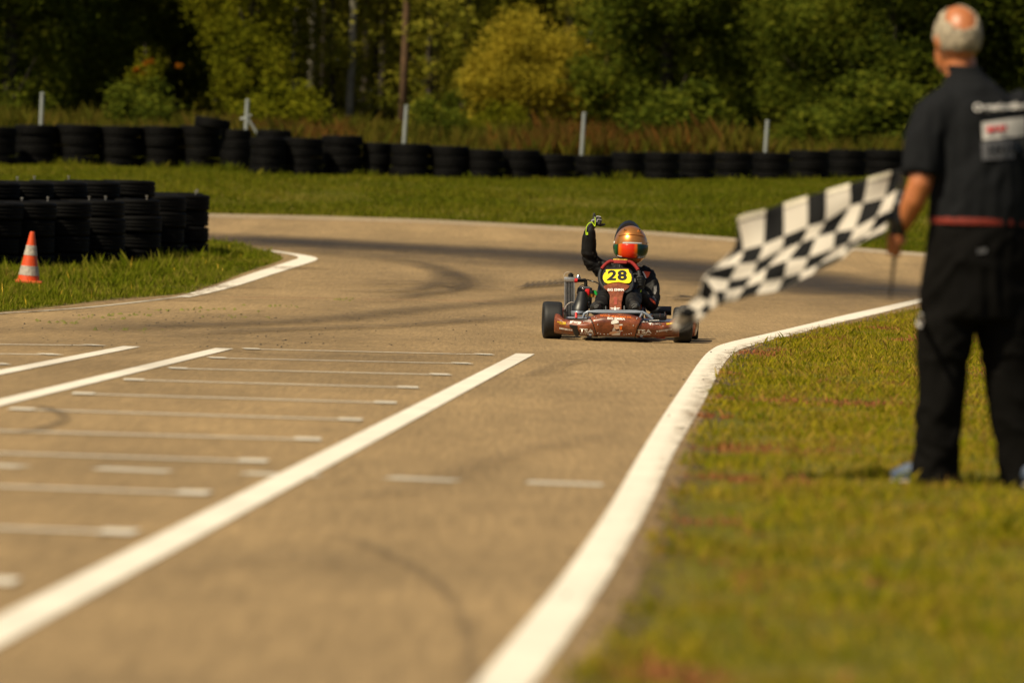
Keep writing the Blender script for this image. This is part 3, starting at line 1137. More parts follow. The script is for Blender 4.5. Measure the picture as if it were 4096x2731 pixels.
KIND = {
    'dark': (crown_mesh('crown', lobes_round(.2, 8.5, 2.1, 13, 1), 42000, .07, M['leaf_dark'], 30, 1), trunk_mesh(8.2, .16, M['bark'], seed=1, limbs=9, spread=2.0, z0=.1)),
    'dark2': (crown_mesh('crown', lobes_round(.1, 7.5, 2.4, 12, 5), 42000, .07, M['leaf_dark'], 28, 2), trunk_mesh(7.2, .17, M['bark'], seed=3, limbs=9, spread=2.2, z0=.1)),
    'mid': (crown_mesh('crown', lobes_round(.4, 7.0, 1.9, 11, 8), 36000, .065, M['leaf_mid'], 30, 3), trunk_mesh(6.6, .13, M['bark'], seed=5, limbs=8, spread=1.7, z0=.12)),
    'deep': (crown_mesh('crown', lobes_round(.6, 10, 2.3, 12, 12), 34000, .085, M['leaf_deep'], 26, 4), trunk_mesh(9.5, .17, M['bark'], seed=7, limbs=8, spread=2.0, z0=.15)),
    'yellow': (crown_mesh('crown', [(-.2, 0, 2.35, .75, .75, .65), (.55, -.1, 2.0, .75, .7, .5), (-.85, 0, 1.55, .7, .7, .55), (.1, -.25, 1.6, .9, .7, .6), (1.05, 0, 1.25, .65, .6, .42), (-.8, .1, .85, .7, .6, .5), (.25, .1, .8, .9, .7, .5), (1.2, .1, .75, .45, .4, .3)], 30000, .042, M['leaf_yel'], 30, 5), trunk_mesh(2.4, .07, M['bark'], seed=9, limbs=7, spread=.9, z0=.1)),
    'bush': (crown_mesh('crown', [(0, 0, .6, .75, .65, .5), (.5, .1, .45, .5, .5, .4), (-.5, -.1, .4, .5, .5, .4), (.1, 0, 1.0, .4, .4, .35)], 6000, .055, M['leaf_mid'], 18, 6), trunk_mesh(1.1, .03, M['bark'], seed=11, limbs=6, spread=.5, z0=.1)),
    'sparse': (crown_mesh('crown', lobes_round(.3, 7.5, 1.5, 12, 15), 9000, .065, M['leaf_deep'], 18, 14), trunk_mesh(7.2, .07, M['bark'], seed=13, limbs=8, spread=1.5, z0=.15)),
}


def tree(kind, px, yy, label, name='leafy_tree', sc=1.0, sx=1.0, rz=None, cat='tree', group='trees behind the far tyre wall', cm=None):
    c, tr = KIND[kind]
    x = at_y(px, 500, yy).x
    e = empty(name, (x, yy, terr(yy) - .05), random.uniform(0, 6.28) if rz is None else rz)
    put(e, label, cat, group)
    e.scale = (sc * sx, sc * sx, sc)
    o = link('crown', c, e)
    link('trunk', tr, e)
    if cm is not None:
        o.material_slots[0].link = 'OBJECT'
        o.material_slots[0].material = cm
    return e


tree('yellow', 2125, 112, 'yellow green bushy young tree standing alone before the wood', 'young_tree', 1.08, 1.05, 0.0, group='young trees')
tree('dark', 2640, 111, 'dark green tree just right of the yellow bushy tree', sc=1.0, sx=1.05)
tree('dark2', 2960, 117, 'dark tree standing back in the gloom behind the rightmost gap')
tree('dark', 3330, 110, 'dark green tree behind the post nearest the flag marshal', sc=1.02)
tree('mid', 3560, 107, 'lighter green tree directly left of the flag marshal', sc=1.0, cm=M['leaf_dark'])
tree('dark2', 3860, 110, 'dense dark tree directly behind the flag marshal')
tree('dark', 4230, 109, 'dense dark tree at the right edge behind the flag marshal')
tree('mid', 1000, 112, 'bright olive green tree left of the pale trunks', sc=1.02, sx=.8)
tree('mid', 700, 118, 'dull green tree behind the orange leaves', sc=1.0, cm=M['leaf_dark'])
tree('dark2', 330, 116, 'very dark tree near the left edge of the wood')
tree('dark', 20, 112, 'very dark tree cut off by the left edge of the picture')
tree('bush', 1130, 104, 'low green bush below the bright olive green tree', 'leafy_bush', 1.15, 1.1, cat='bush', group='bushes behind the far tyre wall')
tree('bush', 560, 103, 'low green bush under the orange leaves', 'leafy_bush', 1.1, 1.1, cat='bush', group='bushes behind the far tyre wall', cm=M['leaf_dark'])
tree('bush', 1760, 105, 'low dull bush at the foot of the orange pine trunk', 'leafy_bush', 1.0, 1.0, cat='bush', group='bushes behind the far tyre wall', cm=M['leaf_dark'])
tree('bush', 2000, 108, 'low green bush at the left foot of the yellow tree', 'leafy_bush', .9, 1.0, cat='bush', group='bushes behind the far tyre wall')
tree('bush', 2730, 104, 'bushy dark shrub below the tree right of the yellow one', 'leafy_bush', 1.3, 1.3, cat='bush', group='bushes behind the far tyre wall', cm=M['leaf_dark'])
tree('bush', 3250, 103, 'low shrub in front of the post nearest the marshal', 'leafy_bush', 1.0, 1.2, cat='bush', group='bushes behind the far tyre wall', cm=M['leaf_dark'])
tree('bush', 3480, 102, 'rounded shrub beside the marshal under the lighter green tree', 'leafy_bush', 1.5, 1.2, cat='bush', group='bushes behind the far tyre wall', cm=M['leaf_dark'])
for i, px in enumerate((-200, 250, 620, 930, 1260, 1560, 1850, 2200, 2500, 2850, 3250, 3700, 4200)):
    tree('deep', px, 132 + (i % 3) * 3, f'{NUM[i]} deep shaded wood tree from the left in the back row', 'wood_tree', 1.0 + .06 * (i % 4), group='back row of the wood')

for i, (px, lab) in enumerate([(1330, 'thin leafed sapling in front of the palest birch trunk'), (1500, 'thin leafed sapling left of the orange pine trunk'), (1720, 'thin leafed sapling right of the orange pine trunk'), (1880, 'thin leafed sapling just left of the yellow bushy tree'), (2420, 'thin leafed sapling between the yellow tree and the dark trees')]):
    tree('sparse', px, 118.5 if i > 2 else 113.2 + i % 2, lab, 'sapling', 1.0, group='saplings at the wood edge', cm=M['leaf_mid'] if i in (3,) else None)

# pale and reddish trunks showing between the crowns
for (px, yy, r_, m_, lab) in [(1185, 121, .10, 'bark_birch', 'slim grey trunk right of the olive green tree'),
                              (1248, 122, .11, 'bark_birch', 'pale trunk second from the olive green tree'),
                              (1293, 116, .06, 'bark', 'thin olive trunk beside the pale birch'),
                              (1402, 112.6, .09, 'bark_birch', 'palest birch trunk in the middle of the wood'),
                              (1460, 124, .09, 'bark', 'dim grey trunk just right of the palest birch'),
                              (1530, 122, .10, 'bark', 'brownish trunk left of the orange pine'),
                              (1615, 112.4, .085, 'bark_pine', 'orange brown pine trunk above the middle fence post'),
                              (1740, 124, .11, 'bark', 'dim brown trunk right of the orange pine'),
                              (1860, 123, .10, 'bark', 'dim trunk left of the yellow bushy tree'),
                              (2270, 124, .12, 'bark', 'dim trunk rising behind the yellow bushy tree')]:
    x = at_y(px, 300, yy).x
    e = empty('slim_tree', (x, yy, terr(yy)))
    put(e, lab, 'tree', 'bare trunks at the wood edge')
    me = trunk_mesh(11, r_, M[m_], lean=.008, limbs=6, spread=1.3, seed=px, z0=.55)
    link('trunk', me, e)
    cr_ = link('crown', KIND['deep'][0], e)
    cr_.location = (0, 0, 5.2); cr_.scale = (.6, .6, .65)

# small tree with turning leaves on the left
e = empty('young_tree', (at_y(590, 300, 109).x, 109, terr(109)))
put(e, 'thin young tree with orange turning leaves, left background', 'tree', 'young trees')
link('trunk', trunk_mesh(2.3, .03, M['bark'], seed=21, limbs=6, spread=.4, z0=.4), e)
lo = []
for (px, py, r_) in [(598, 252, .14), (545, 280, .08), (575, 296, .08), (715, 268, .08), (560, 400, .2), (640, 420, .25)]:
    q = at_y(px, py, 109) - Vector(e.location)
    lo.append((q.x, q.y, q.z, r_, r_, r_ * .6))
link('crown', crown_mesh('crown', lo[:4], 420, .045, M['leaf_orange'], 3, 8), e)
link('foliage', crown_mesh('foliage', lo[4:] + [(0, 0, 1.5, .35, .35, .5)], 1500, .05, M['leaf_mid'], 10, 9), e)

# the wood beyond, one mass
V, Fc = leaf_cloud([(x, 150 + (k % 3) * 4, z, 3.2, 2.5, 3.0) for k, x in enumerate(np.arange(-26, 27, 4.0)) for z in (4, 8.5, 13)], 90000, .26, 24, 33)
me = np_mesh('far_woodland', V, Fc, 4)
put(link('far_woodland', me, None, M['leaf_deep']), 'dark mass of the wood closing the background', 'woodland', kind='stuff')

# ------------------------------------------------------------------ racing kart
def make_patina():
    m, t, p = nmat('brown_patina_plastic')
    a = ramp(t, nz(t, 14, 6, rough=.7), [(0.28, (.075, .018, .006)), (0.5, (.20, .052, .018)), (0.72, (.33, .105, .042))])
    b = ramp(t, nz(t, 70, 4), [(0.35, .75), (0.65, 1.15)])
    lnk(t, mix(t, 1.0, a, b, 'MULTIPLY'), p.inputs['Base Color'])
    p.inputs['Roughness'].default_value = .33
    p.inputs['Coat Weight'].default_value = .35
    p.inputs['Coat Roughness'].default_value = .15
    return m


M['patina'] = make_patina()
M['blackp'] = mat('black_plastic', (.0055, .0055, .0055), .42, var=.3)
M['slick'] = mat('slick_tyre_rubber', (.0075, .0070, .0062), .66, var=.35, scale=14, bmp=.1)
M['steel'] = mat('polished_steel', (.55, .55, .55), .25, 1.0, var=.1)
M['alu'] = mat('cast_aluminium', (.50, .49, .47), .4, .9, var=.2, scale=30)
M['chassis'] = mat('grey_blue_chassis_paint', (.26, .29, .33), .3, .3, var=.1, coat=.5)
M['yellow'] = mat('yellow_number_plate', (.90, .66, .010), .35, var=.04, coat=.3)
M['black_ink'] = mat('black_print', (.006, .006, .006), .4)
M['white_ink'] = mat('white_print', (.80, .77, .70), .45, var=.08)
M['orange_ink'] = mat('orange_print', (.85, .18, .01), .45)
M['yellow_ink'] = mat('yellow_print', (.75, .50, .02), .45)
M['red'] = mat('red_plastic', (.62, .012, .010), .35, var=.15)
M['faded_red'] = mat('faded_red_print', (.40, .075, .045), .5)
M['red_grip'] = mat('red_suede_grip', (.24, .007, .005), .8, var=.2, scale=60)
M['green'] = mat('green_plastic', (.02, .42, .06), .35)
M['amber'] = mat('amber_plastic', (.48, .20, .03), .35)
M['skin_print'] = mat('skin_coloured_print', (.72, .42, .26), .5)
M['maroon'] = mat('maroon_print', (.22, .02, .02), .5)
M['rim'] = mat('dark_gold_rim', (.30, .22, .10), .35, .8)
M['seat'] = mat('black_seat', (.012, .012, .012), .5)
M['clear_hose'] = mat('cloudy_hose', (.42, .36, .30), .3, var=.2)

KP = hit(2463, 1364)
KS = KP.y / F_PX * .3698
KYAW = rad(2.9)
kart = empty('racing_kart', (KP.x, KP.y, .004), -KYAW)
put(kart, 'brown patina racing kart with yellow number plate coming towards the finish', 'racing kart')


def K(zx, zy, y):
    """kart-local point from a close-up pixel and a depth behind the front axle"""
    s = KS * (1 + y / KP.y)
    za = (1470 + (zx - 905) * .0297 - zy) * s
    return Vector(((zx - 905) * s - za * .0297 - y * math.tan(KYAW), y, za - .027 * y))


# wheels
def kart_wheel(x, y, R, wd, name, steer=0.0, rim_r=.065):
    e = empty('wheel', (x, y, R - .002))
    e.name = 'wheel'
    e.parent = kart
    e.rotation_euler = (0, 0, steer)
    mt = Matrix.Rotation(rad(90), 4, 'Y')
    h = wd / 2
    pr = [(rim_r, -h * .62), (rim_r + .01, -h * .80), (R * .72, -h * .97), (R * .86, -h), (R * .94, -h * .94), (R * .985, -h * .80), (R, -h * .55), (R * 1.002, 0), (R, h * .55), (R * .985, h * .80), (R * .94, h * .94), (R * .86, h), (R * .72, h * .97), (rim_r + .01, h * .80), (rim_r, h * .62)]
    mb = MB(); mb.lathe(pr, 40, mt, closed=True)
    mb.build('tyre', M['slick'], e)
    mb = MB()
    mb.lathe([(rim_r + .004, -h * .84), (rim_r + .004, -h * .62), (rim_r - .012, -h * .5), (rim_r - .015, 0), (rim_r - .012, h * .5), (rim_r + .004, h * .62), (rim_r + .004, h * .84), (rim_r - .004, h * .82), (rim_r - .02, h * .45), (.028, h * .35), (.02, h * .4), (.0, h * .4)], 28, mt)
    mb.lathe([(rim_r - .012, -h * .3), (.03, -h * .25), (.02, -h * .6), (0, -h * .6)], 28, mt)
    mb.build('rim', M['rim'], e)
    return e


WF = [K(212, 1462, 0), K(1622, 1462, 0)]
kart_wheel(WF[0].x, 0, .134, .140, 'wheel', rad(6))
kart_wheel(WF[1].x, .0, .134, .135, 'wheel', rad(6))
kart_wheel(-.525, 1.02, .130, .15, 'wheel')
kart_wheel(.525, 1.02, .130, .15, 'wheel')
MB().tube([(-.50, 1.02, .13), (.50, 1.02, .13)], .022, 12).build('rear_axle', M['steel'], kart)
MB().tube([(-.40, 0, .12), (-.28, .03, .10)], .016, 8).tube([(.40, 0, .12), (.28, .03, .10)], .016, 8).build('stub_axle', M['steel'], kart)
# tubular chassis and floor
mb = MB()
for s in (-1, 1):
    mb.tube([(s * .15, -.28, .06), (s * .17, -.1, .06), (s * .27, .02, .065), (s * .28, .25, .06), (s * .25, .6, .06), (s * .28, 1.0, .07), (s * .28, 1.15, .07)], .016, 10)
mb.tube([(-.27, .05, .06), (.27, .05, .06)], .015, 10)
mb.tube([(-.26, .55, .06), (.26, .55, .06)], .015, 10)
mb.tube([(-.28, 1.12, .07), (.28, 1.12, .07)], .015, 10)
mb.build('frame', M['chassis'], kart)
MB().box((0, .12, .042), (.50, .62, .006), bev=.002).build('floor_tray', M['blackp'], kart)

# front fairing ------------------------------------------------------
def ztop(x):
    a = abs(x)
    return float(np.interp(a, [0, .10, .17, .195, .215, .25, .34, .39, .425, .45, .466], [.208, .203, .186, .172, .155, .150, .150, .158, .185, .195, .185]))


def zbot(x):
    return .030 + .012 * (abs(x) / .466) ** 2


def yfront(x):
    a = abs(x)
    return -.40 + .30 * a * a + .26 * max(0, a - .2) + .35 * max(0, a - .36)


def fair_pt(x, v):
    zt, zb = ztop(x), zbot(x)
    z = zb + (zt - zb) * v
    prof = .075 * (1 - math.sin(math.pi * min(1, (.10 + v * .62)))) + .14 * max(0, v - .72) ** 1.5 / .15 * .28
    return Vector((x, yfront(x) + prof + (.05 if v < .001 else 0), z))


def fair_piece(name, x0, x1, proud=0.0, nx=26, nv=12, taper=False):
    V, Fc = [], []
    for i in range(nx + 1):
        for j in range(nv + 1):
            x = x0 + (x1 - x0) * i / nx
            if taper:
                x *= .72 + .28 * (j / nv) ** 1.4
            p = fair_pt(x, j / nv)
            V.append(p + Vector((0, -proud, proud * .3)))
    w_ = nv + 1
    for i in range(nx):
        for j in range(nv):
            Fc.append((i * w_ + j, i * w_ + j + 1, (i + 1) * w_ + j + 1, (i + 1) * w_ + j))
    me = bpy.data.meshes.new(name)
    me.from_pydata([tuple(v) for v in V], [], Fc)
    me.update()
    if sum(p.normal.y for p in me.polygons) > 0:
        me.flip_normals()
    o = link(name, me, kart, M['patina'], True)
    md = o.modifiers.new('thick', 'SOLIDIFY')
    md.thickness = .006
    md.offset = -1
    bv = BVHTree.FromPolygons([v.co.copy() for v in me.vertices], [tuple(p.vertices) for p in me.polygons])
    return o, bv


XC = K(897, 1300, -.38).x
nose, nose_bv = fair_piece('nose_panel', -.195, .195, .014, taper=True)
nose.location.x = XC
sideL, sideL_bv = fair_piece('side_fairing', -.466, -.135)
sideR, sideR_bv = fair_piece('side_fairing', .135, .466)
sideL.location.x = sideR.location.x = XC
MB().tube([(XC - .19, -.36, .052), (XC - .19, -.2, .06)], .012).tube([(XC + .19, -.36, .052), (XC + .19, -.2, .06)], .012).tube([(XC - .40, -.22, .10), (XC, -.24, .10), (XC + .40, -.22, .10)], .012).build('fairing_bracket', M['chassis'], kart)


def project(me, bv, off=.0022):
    for v in me.vertices:
        h = bv.ray_cast(Vector((v.co.x, -2, v.co.z)), Vector((0, 1, 0)))[0]
        if h is None:
            h = bv.find_nearest(Vector((v.co.x, -.35, v.co.z)))[0]
        v.co = Vector((v.co.x, h.y - off, v.co.z))
    me.update()


def decal_text(s, zx, zy, hz, m, parent, bv, rot=0.0, width=None, shear=0.0, offset=0.0, spacing=1.0, name='lettering', off=.0022):
    me = text_mesh(s, 1.0, shear, offset, spacing=spacing)
    xs = [v.co.x for v in me.vertices]; ys = [v.co.y for v in me.vertices]
    cx, cy = (min(xs) + max(xs)) / 2, (min(ys) + max(ys)) / 2
    hy = max(ys) - min(ys); hx = max(xs) - min(xs)
    p = K(zx, zy, -.36) - Vector((XC, 0, 0))
    k = hz * KS / hy
    kx = width * KS / hx if width else k
    c, s_ = math.cos(rot), math.sin(rot)
    for v in me.vertices:
        a, b = (v.co.x - cx) * kx, (v.co.y - cy) * k
        v.co = Vector((p.x + a * c - b * s_, 0, p.z + a * s_ + b * c))
    bm = bmesh.new(); bm.from_mesh(me)
    bmesh.ops.triangulate(bm, faces=bm.faces[:])
    bm.to_mesh(me); bm.free()
    project(me, bv, off)
    return link(name, me, parent, m)


def decal_poly(polys, parent, bv, name='emblem', off=.0022):
    """flat print from close-up polygons: list of (points, material)"""
    me = bpy.data.meshes.new(name)
    bm = bmesh.new()
    mats = []
    for li, (pts, mm) in enumerate(polys):
        if mm not in mats:
            mats.append(mm)
        vs = []
        for (zx, zy) in pts:
            p = K(zx, zy, -.36) - Vector((XC, 0, 0))
            h = bv.ray_cast(Vector((p.x, -2, p.z)), Vector((0, 1, 0)))[0] or bv.find_nearest(Vector((p.x, -.35, p.z)))[0]
            vs.append(bm.verts.new((p.x, h.y - off - li * .0007, p.z)))
        f = bm.faces.new(vs)
        f.material_index = mats.index(mm)
    bmesh.ops.triangulate(bm, faces=bm.faces[:])
    bm.to_mesh(me); bm.free()
    for mm in mats:
        me.materials.append(mm)
    return link(name, me, parent)


decal_text('BIG EMMA', 903, 1231, 26, M['white_ink'], nose, nose_bv, -.02, width=190, offset=.02)
decal_text('WWW.MAX-REIS.DE', 893, 1208, 15, M['orange_ink'], nose, nose_bv, -.03, width=335, offset=.015)
decal_poly([([(835, 1408), (862, 1300), (880, 1310), (930, 1310), (965, 1340), (970, 1370), (950, 1410), (880, 1416)], M['maroon']),
            ([(862, 1345), (885, 1310), (930, 1318), (945, 1370), (940, 1412), (850, 1412), (858, 1370)], M['white_ink']),
            ([(872, 1290), (930, 1290), (936, 1335), (905, 1348), (880, 1335)], M['skin_print']),
            ([(822, 1400), (830, 1378), (890, 1362), (930, 1366), (930, 1382), (860, 1400)], M['skin_print']),
            ([(845, 1285), (848, 1262), (870, 1246), (905, 1243), (928, 1258), (930, 1276), (900, 1282), (862, 1290)], M['white_ink']),
            ([(938, 1300), (968, 1298), (962, 1352), (940, 1354)], M['orange_ink']),
            ([(935, 1292), (970, 1290), (970, 1304), (936, 1306)], M['white_ink']),
            ([(905, 1368), (972, 1358), (972, 1366), (905, 1376)], M['white_ink'])], nose, nose_bv)
decal_text('TSA', 577, 1364, 44, M['white_ink'], sideL, sideL_bv, -.03, width=150, offset=.03)
decal_text('TRUCK SERVICE', 580, 1398, 14, M['white_ink'], sideL, sideL_bv, -.03, width=145, offset=.01)
decal_text('TSA', 1200, 1370, 44, M['white_ink'], sideR, sideR_bv, .03, width=165, offset=.03)
decal_text('TRUCK SERVICE', 1192, 1404, 14, M['white_ink'], sideR, sideR_bv, .02, width=150, offset=.01)


def glyphs(zx, zy, w_, h_, rot, n, seed=0):
    """row of blurred small print: short upright strokes of uneven width, no readable word"""
    rg = random.Random(seed)
    c, s_ = math.cos(rot), math.sin(rot)
    quads, x = [], -w_ / 2
    step = w_ / n
    for k in range(n):
        wd_ = step * rg.uniform(.45, .85)
        hh = h_ * rg.uniform(.75, 1.0) / 2
        q = [(x, -hh), (x + wd_, -hh), (x + wd_, hh), (x, hh)]
        quads.append([(zx + a * c + b * s_, zy - a * s_ + b * c) for a, b in q])
        x += step
    return quads


def small_print(zx, zy, w_, h_, rot, n, m, parent, bv, seed=0):
    return decal_poly([(q, m) for q in glyphs(zx, zy, w_, h_, rot, n, seed)], parent, bv, 'small_print')


small_print(352, 1350, 150, 20, -.13, 13, M['white_ink'], sideL, sideL_bv, 1)
small_print(1418, 1360, 170, 20, .13, 13, M['white_ink'], sideR, sideR_bv, 2)
small_print(305, 1276, 100, 14, -.08, 8, M['yellow_ink'], sideL, sideL_bv, 3)
small_print(318, 1293, 78, 12, -.08, 7, M['yellow_ink'], sideL, sideL_bv, 4)
small_print(1480, 1288, 80, 18, .10, 8, M['yellow_ink'], sideR, sideR_bv, 5)
small_print(455, 1272, 120, 20, -.03, 8, M['white_ink'], sideL, sideL_bv, 6)
decal_poly([([(390, 1284), (402, 1262), (440, 1256), (420, 1266), (410, 1284)], M['white_ink']), ([(470, 1292), (520, 1268), (516, 1284), (500, 1292)], M['white_ink'])], sideL, sideL_bv, 'swoosh_logo')
decal_poly([([(1245, 1277), (1282, 1277), (1268, 1303)], M['white_ink']), ([(1372, 1297), (1384, 1272), (1394, 1296)], M['white_ink'])], sideR, sideR_bv, 'arrow_logo')
small_print(1326, 1278, 84, 9, .05, 9, M['white_ink'], sideR, sideR_bv, 7)
small_print(1326, 1292, 84, 10, .05, 7, M['white_ink'], sideR, sideR_bv, 8)
small_print(1162, 1254, 66, 14, 0, 4, M['white_ink'], sideR, sideR_bv, 9)
small_print(1185, 1268, 120, 9, .04, 12, M['white_ink'], sideR, sideR_bv, 10)
small_print(590, 1250, 100, 10, -.02, 9, M['white_ink'], sideL, sideL_bv, 11)
small_print(600, 1263, 105, 8, -.04, 11, M['white_ink'], sideL, sideL_bv, 12)
small_print(1310, 1252, 110, 9, .05, 11, M['white_ink'], sideR, sideR_bv, 13)

decal_poly([([(390, 1296), (480, 1310), (478, 1350), (500, 1395), (488, 1425), (450, 1420), (430, 1385), (428, 1345), (392, 1325)], M['black_ink'])], sideL, sideL_bv, 'tape_patch', .003)
# rivets along the seams
mb = MB()
for zx, zy in [(700, 1395), (730, 1405), (770, 1408), (810, 1408), (690, 1240), (660, 1200), (820, 1180), (1010, 1405), (1040, 1400), (1065, 1392), (1085, 1300), (985, 1408), (1120, 1240), (1130, 1215), (705, 1290)]:
    p = K(zx, zy, -.36) - Vector((XC, 0, 0))
    h = nose_bv.find_nearest(Vector((p.x, -.38, p.z)))[0]
    mb.ball(h, .0045, 8, 6)
mb.build('rivet_row', M['alu'], nose)
for o_, bv, pts in ((sideL, sideL_bv, [(640, 1330), (650, 1395), (555, 1300), (610, 1290), (470, 1300), (300, 1400), (265, 1200), (365, 1235), (345, 1300)]),
                    (sideR, sideR_bv, [(1110, 1390), (1140, 1320), (1175, 1315), (1210, 1300), (1380, 1270), (1320, 1390), (1250, 1300), (1410, 1300), (1480, 1400)])):
    mb = MB()
    for zx, zy in pts:
        p = K(zx, zy, -.36) - Vector((XC, 0, 0))
        mb.ball(bv.find_nearest(Vector((p.x, -.33, p.z)))[0], .0045, 8, 6)
    mb.build('rivet_row', M['alu'], o_)
MB().tube([fair_pt(-.196 * (.72 + .28 * (v / 8) ** 1.4), v / 8) + Vector((XC, -.006, 0)) for v in range(9)], .005, 6).build('seam_trim', M['blackp'], kart)
MB().tube([fair_pt(.196 * (.72 + .28 * (v / 8) ** 1.4), v / 8) + Vector((XC, -.006, 0)) for v in range(9)], .005, 6).build('seam_trim', M['blackp'], kart)
MB().box(K(1320, 1432, -.25), (.05, .03, .012), bev=.003).build('tow_tab', M['red'], kart)
MB().box(K(1390, 1437, -.22), (.06, .03, .012), bev=.003).build('tow_tab', M['red'], kart)

# front hoop bars
mb = MB()
mb.tube([K(545, 1225, -.16), K(560, 1180, -.16), K(600, 1158, -.16), K(720, 1166, -.16), K(905, 1168, -.16), K(1090, 1166, -.16), K(1190, 1162, -.16), K(1240, 1190, -.16), K(1300, 1240, -.16)], .0105, 10)
mb.tube([K(600, 1160, -.12), K(690, 1150, -.12), K(905, 1150, -.12), K(1120, 1152, -.12), K(1205, 1166, -.12)], .009, 10)
mb.build('front_hoop', M['chassis'], kart)
for pts in ([(600, 1165), (590, 1200), (605, 1235)], [(1185, 1175), (1165, 1215), (1150, 1235)]):
    MB().tube([K(a, b, -.19) for a, b in pts], .010, 8).build('hoop_clamp', M['steel'], kart)

# steering fairing column and number plate --------------------------------
def slab(name, outline, yfn, thick, m, parent=kart, bev=0.0):
    pts = [K(a, b, yfn(b)) for a, b in outline]
    mb = MB()
    mb.prism(pts, (0, thick, 0))
    o = mb.build(name, m, parent, True, 30)
    if bev:
        md = o.modifiers.new('bev', 'BEVEL'); md.width = bev; md.segments = 2; md.limit_method = 'ANGLE'
    return o


def ycol(zy):
    return float(np.interp(zy, [690, 860, 940, 1180], [.33, .22, .16, -.02]))


slab('number_shield', [(760, 770), (775, 715), (800, 690), (880, 678), (990, 680), (1060, 690), (1095, 720), (1112, 790), (1108, 880), (1085, 930), (1030, 960), (985, 940), (840, 940), (800, 920), (770, 860)], lambda z: ycol(z) + .012, .035, M['blackp'], bev=.008)
sf = slab('steering_fairing', [(775, 880), (850, 852), (940, 842), (1010, 850), (1065, 880), (1050, 905), (1005, 935), (990, 975), (972, 1060), (966, 1185), (835, 1185), (838, 1060), (845, 985), (820, 935), (785, 905)], ycol, .022, M['patina'], bev=.006)
plate = slab('number_plate', [(805, 703), (1050, 699), (1060, 733), (1078, 755), (1085, 790), (1080, 828), (1058, 850), (1020, 852), (940, 838), (870, 846), (828, 857), (792, 842), (772, 805), (775, 770), (790, 740), (808, 728)], lambda z: ycol(z) - .008, .014, M['yellow'], bev=.003)


def col_text(s, zx, zy, hz, wz, m, parent, off=.02, shear=0.0, rot=0.0, offset=.0, name='lettering'):
    me = text_mesh(s, 1.0, shear, offset)
    xs = [v.co.x for v in me.vertices]; ys = [v.co.y for v in me.vertices]
    cx, cy, hx, hy = (min(xs) + max(xs)) / 2, (min(ys) + max(ys)) / 2, max(xs) - min(xs), max(ys) - min(ys)
    c, s_ = math.cos(rot), math.sin(rot)
    for v in me.vertices:
        a, b = (v.co.x - cx) / hx * wz, (v.co.y - cy) / hy * hz
        x_, y_ = zx + a * c - b * s_, zy - (a * s_ + b * c)
        v.co = K(x_, y_, ycol(y_) - off)
    return link(name, me, parent, m)


col_text('2', 864, 764, 112, 104, M['black_ink'], plate, .0105, .12, 0, .035, 'digit')
col_text('8', 982, 764, 112, 104, M['black_ink'], plate, .0105, .0, 0, .04, 'digit')
col_text('BIG EMMA', 910, 921, 27, 180, M['white_ink'], sf, .003, .1, 0, .02)
mb = MB()
for k in range(7):
    y_ = 1003 + k * 11.5
    mb.prism([K(889, y_, ycol(y_) - .0035), K(922, y_, ycol(y_) - .0035), K(922, y_ + 8, ycol(y_ + 8) - .0035), K(889, y_ + 8, ycol(y_ + 8) - .0035)], (0, .002, 0))
mb.build('vertical_print', M['faded_red'], sf, False)
wing = MB()
for sgn in (1, -1):
    for k in range(3):
        wing.prism([K(898 + sgn * 12, 1118 + k * 9, ycol(1120) - .003), K(898 + sgn * (52 - k * 8), 1114 + k * 10, ycol(1120) - .003), K(898 + sgn * (50 - k * 8), 1121 + k * 10, ycol(1125) - .003), K(898 + sgn * 12, 1125 + k * 9, ycol(1125) - .003)], (0, .002, 0))
wing.prism([K(898, 1096, ycol(1100) - .0035), K(912, 1140, ycol(1140) - .0035), K(884, 1140, ycol(1140) - .0035)], (0, .002, 0))
wing.build('winged_emblem', M['white_ink'], sf, False)
mb = MB()
for q in glyphs(898, 1154, 80, 9, 0, 9, 21):
    mb.prism([K(a, b, ycol(b) - .0035) for a, b in q], (0, .002, 0))
mb.build('small_print', M['white_ink'], sf, False)

# steering wheel ----------------------------------------------------------
wc = K(958, 782, .40)
WR = Matrix.Rotation(rad(-28), 3, 'X')
def wheel_arc(a0, a1, n, r=.150, fl=.86):
    pts = []
    for k in range(n + 1):
        a = rad(a0 + (a1 - a0) * k / n)
        x, z = r * math.cos(a), r * math.sin(a)
        z = min(z, r * fl) if z > 0 else z
        pts.append(wc + WR @ Vector((x, 0, z)))
    return pts
MB().tube(wheel_arc(24, 156, 28), .0140, 12).build('steering_wheel_top', M['red_grip'], kart)
MB().tube(wheel_arc(160, 380, 30), .0160, 12).build('steering_wheel_rim', M['slick'], kart)
mb = MB()
for a in (90, 210, 330):
    q = wc + WR @ Vector((.14 * math.cos(rad(a)), 0, .14 * math.sin(rad(a)) * .9))
    mb.tube([wc + WR @ Vector((0, -.03, 0)), q], .010, 8)
mb.tube([wc + WR @ Vector((0, -.03, 0)), Vector((0, .02, .12))], .011, 8)
mb.build('steering_column', M['blackp'], kart)
mb = MB()
mb.box(wc + WR @ Vector((0, -.018, .118)), (.10, .012, .03), WR, .005)
mb.build('steering_pad', M['red_grip'], kart)
mb = MB()
rg_ = random.Random(5)
for k in range(12):
    mb.box(wc + WR @ Vector((-.050 + k * .009, -.0165, .137 + .002 * rg_.random())), (.0055 * rg_.uniform(.7, 1.2), .002, .010), WR)
mb.build('small_print', M['yellow_ink'], [c for c in kart.children if c.name.startswith('steering_pad')][0], False)

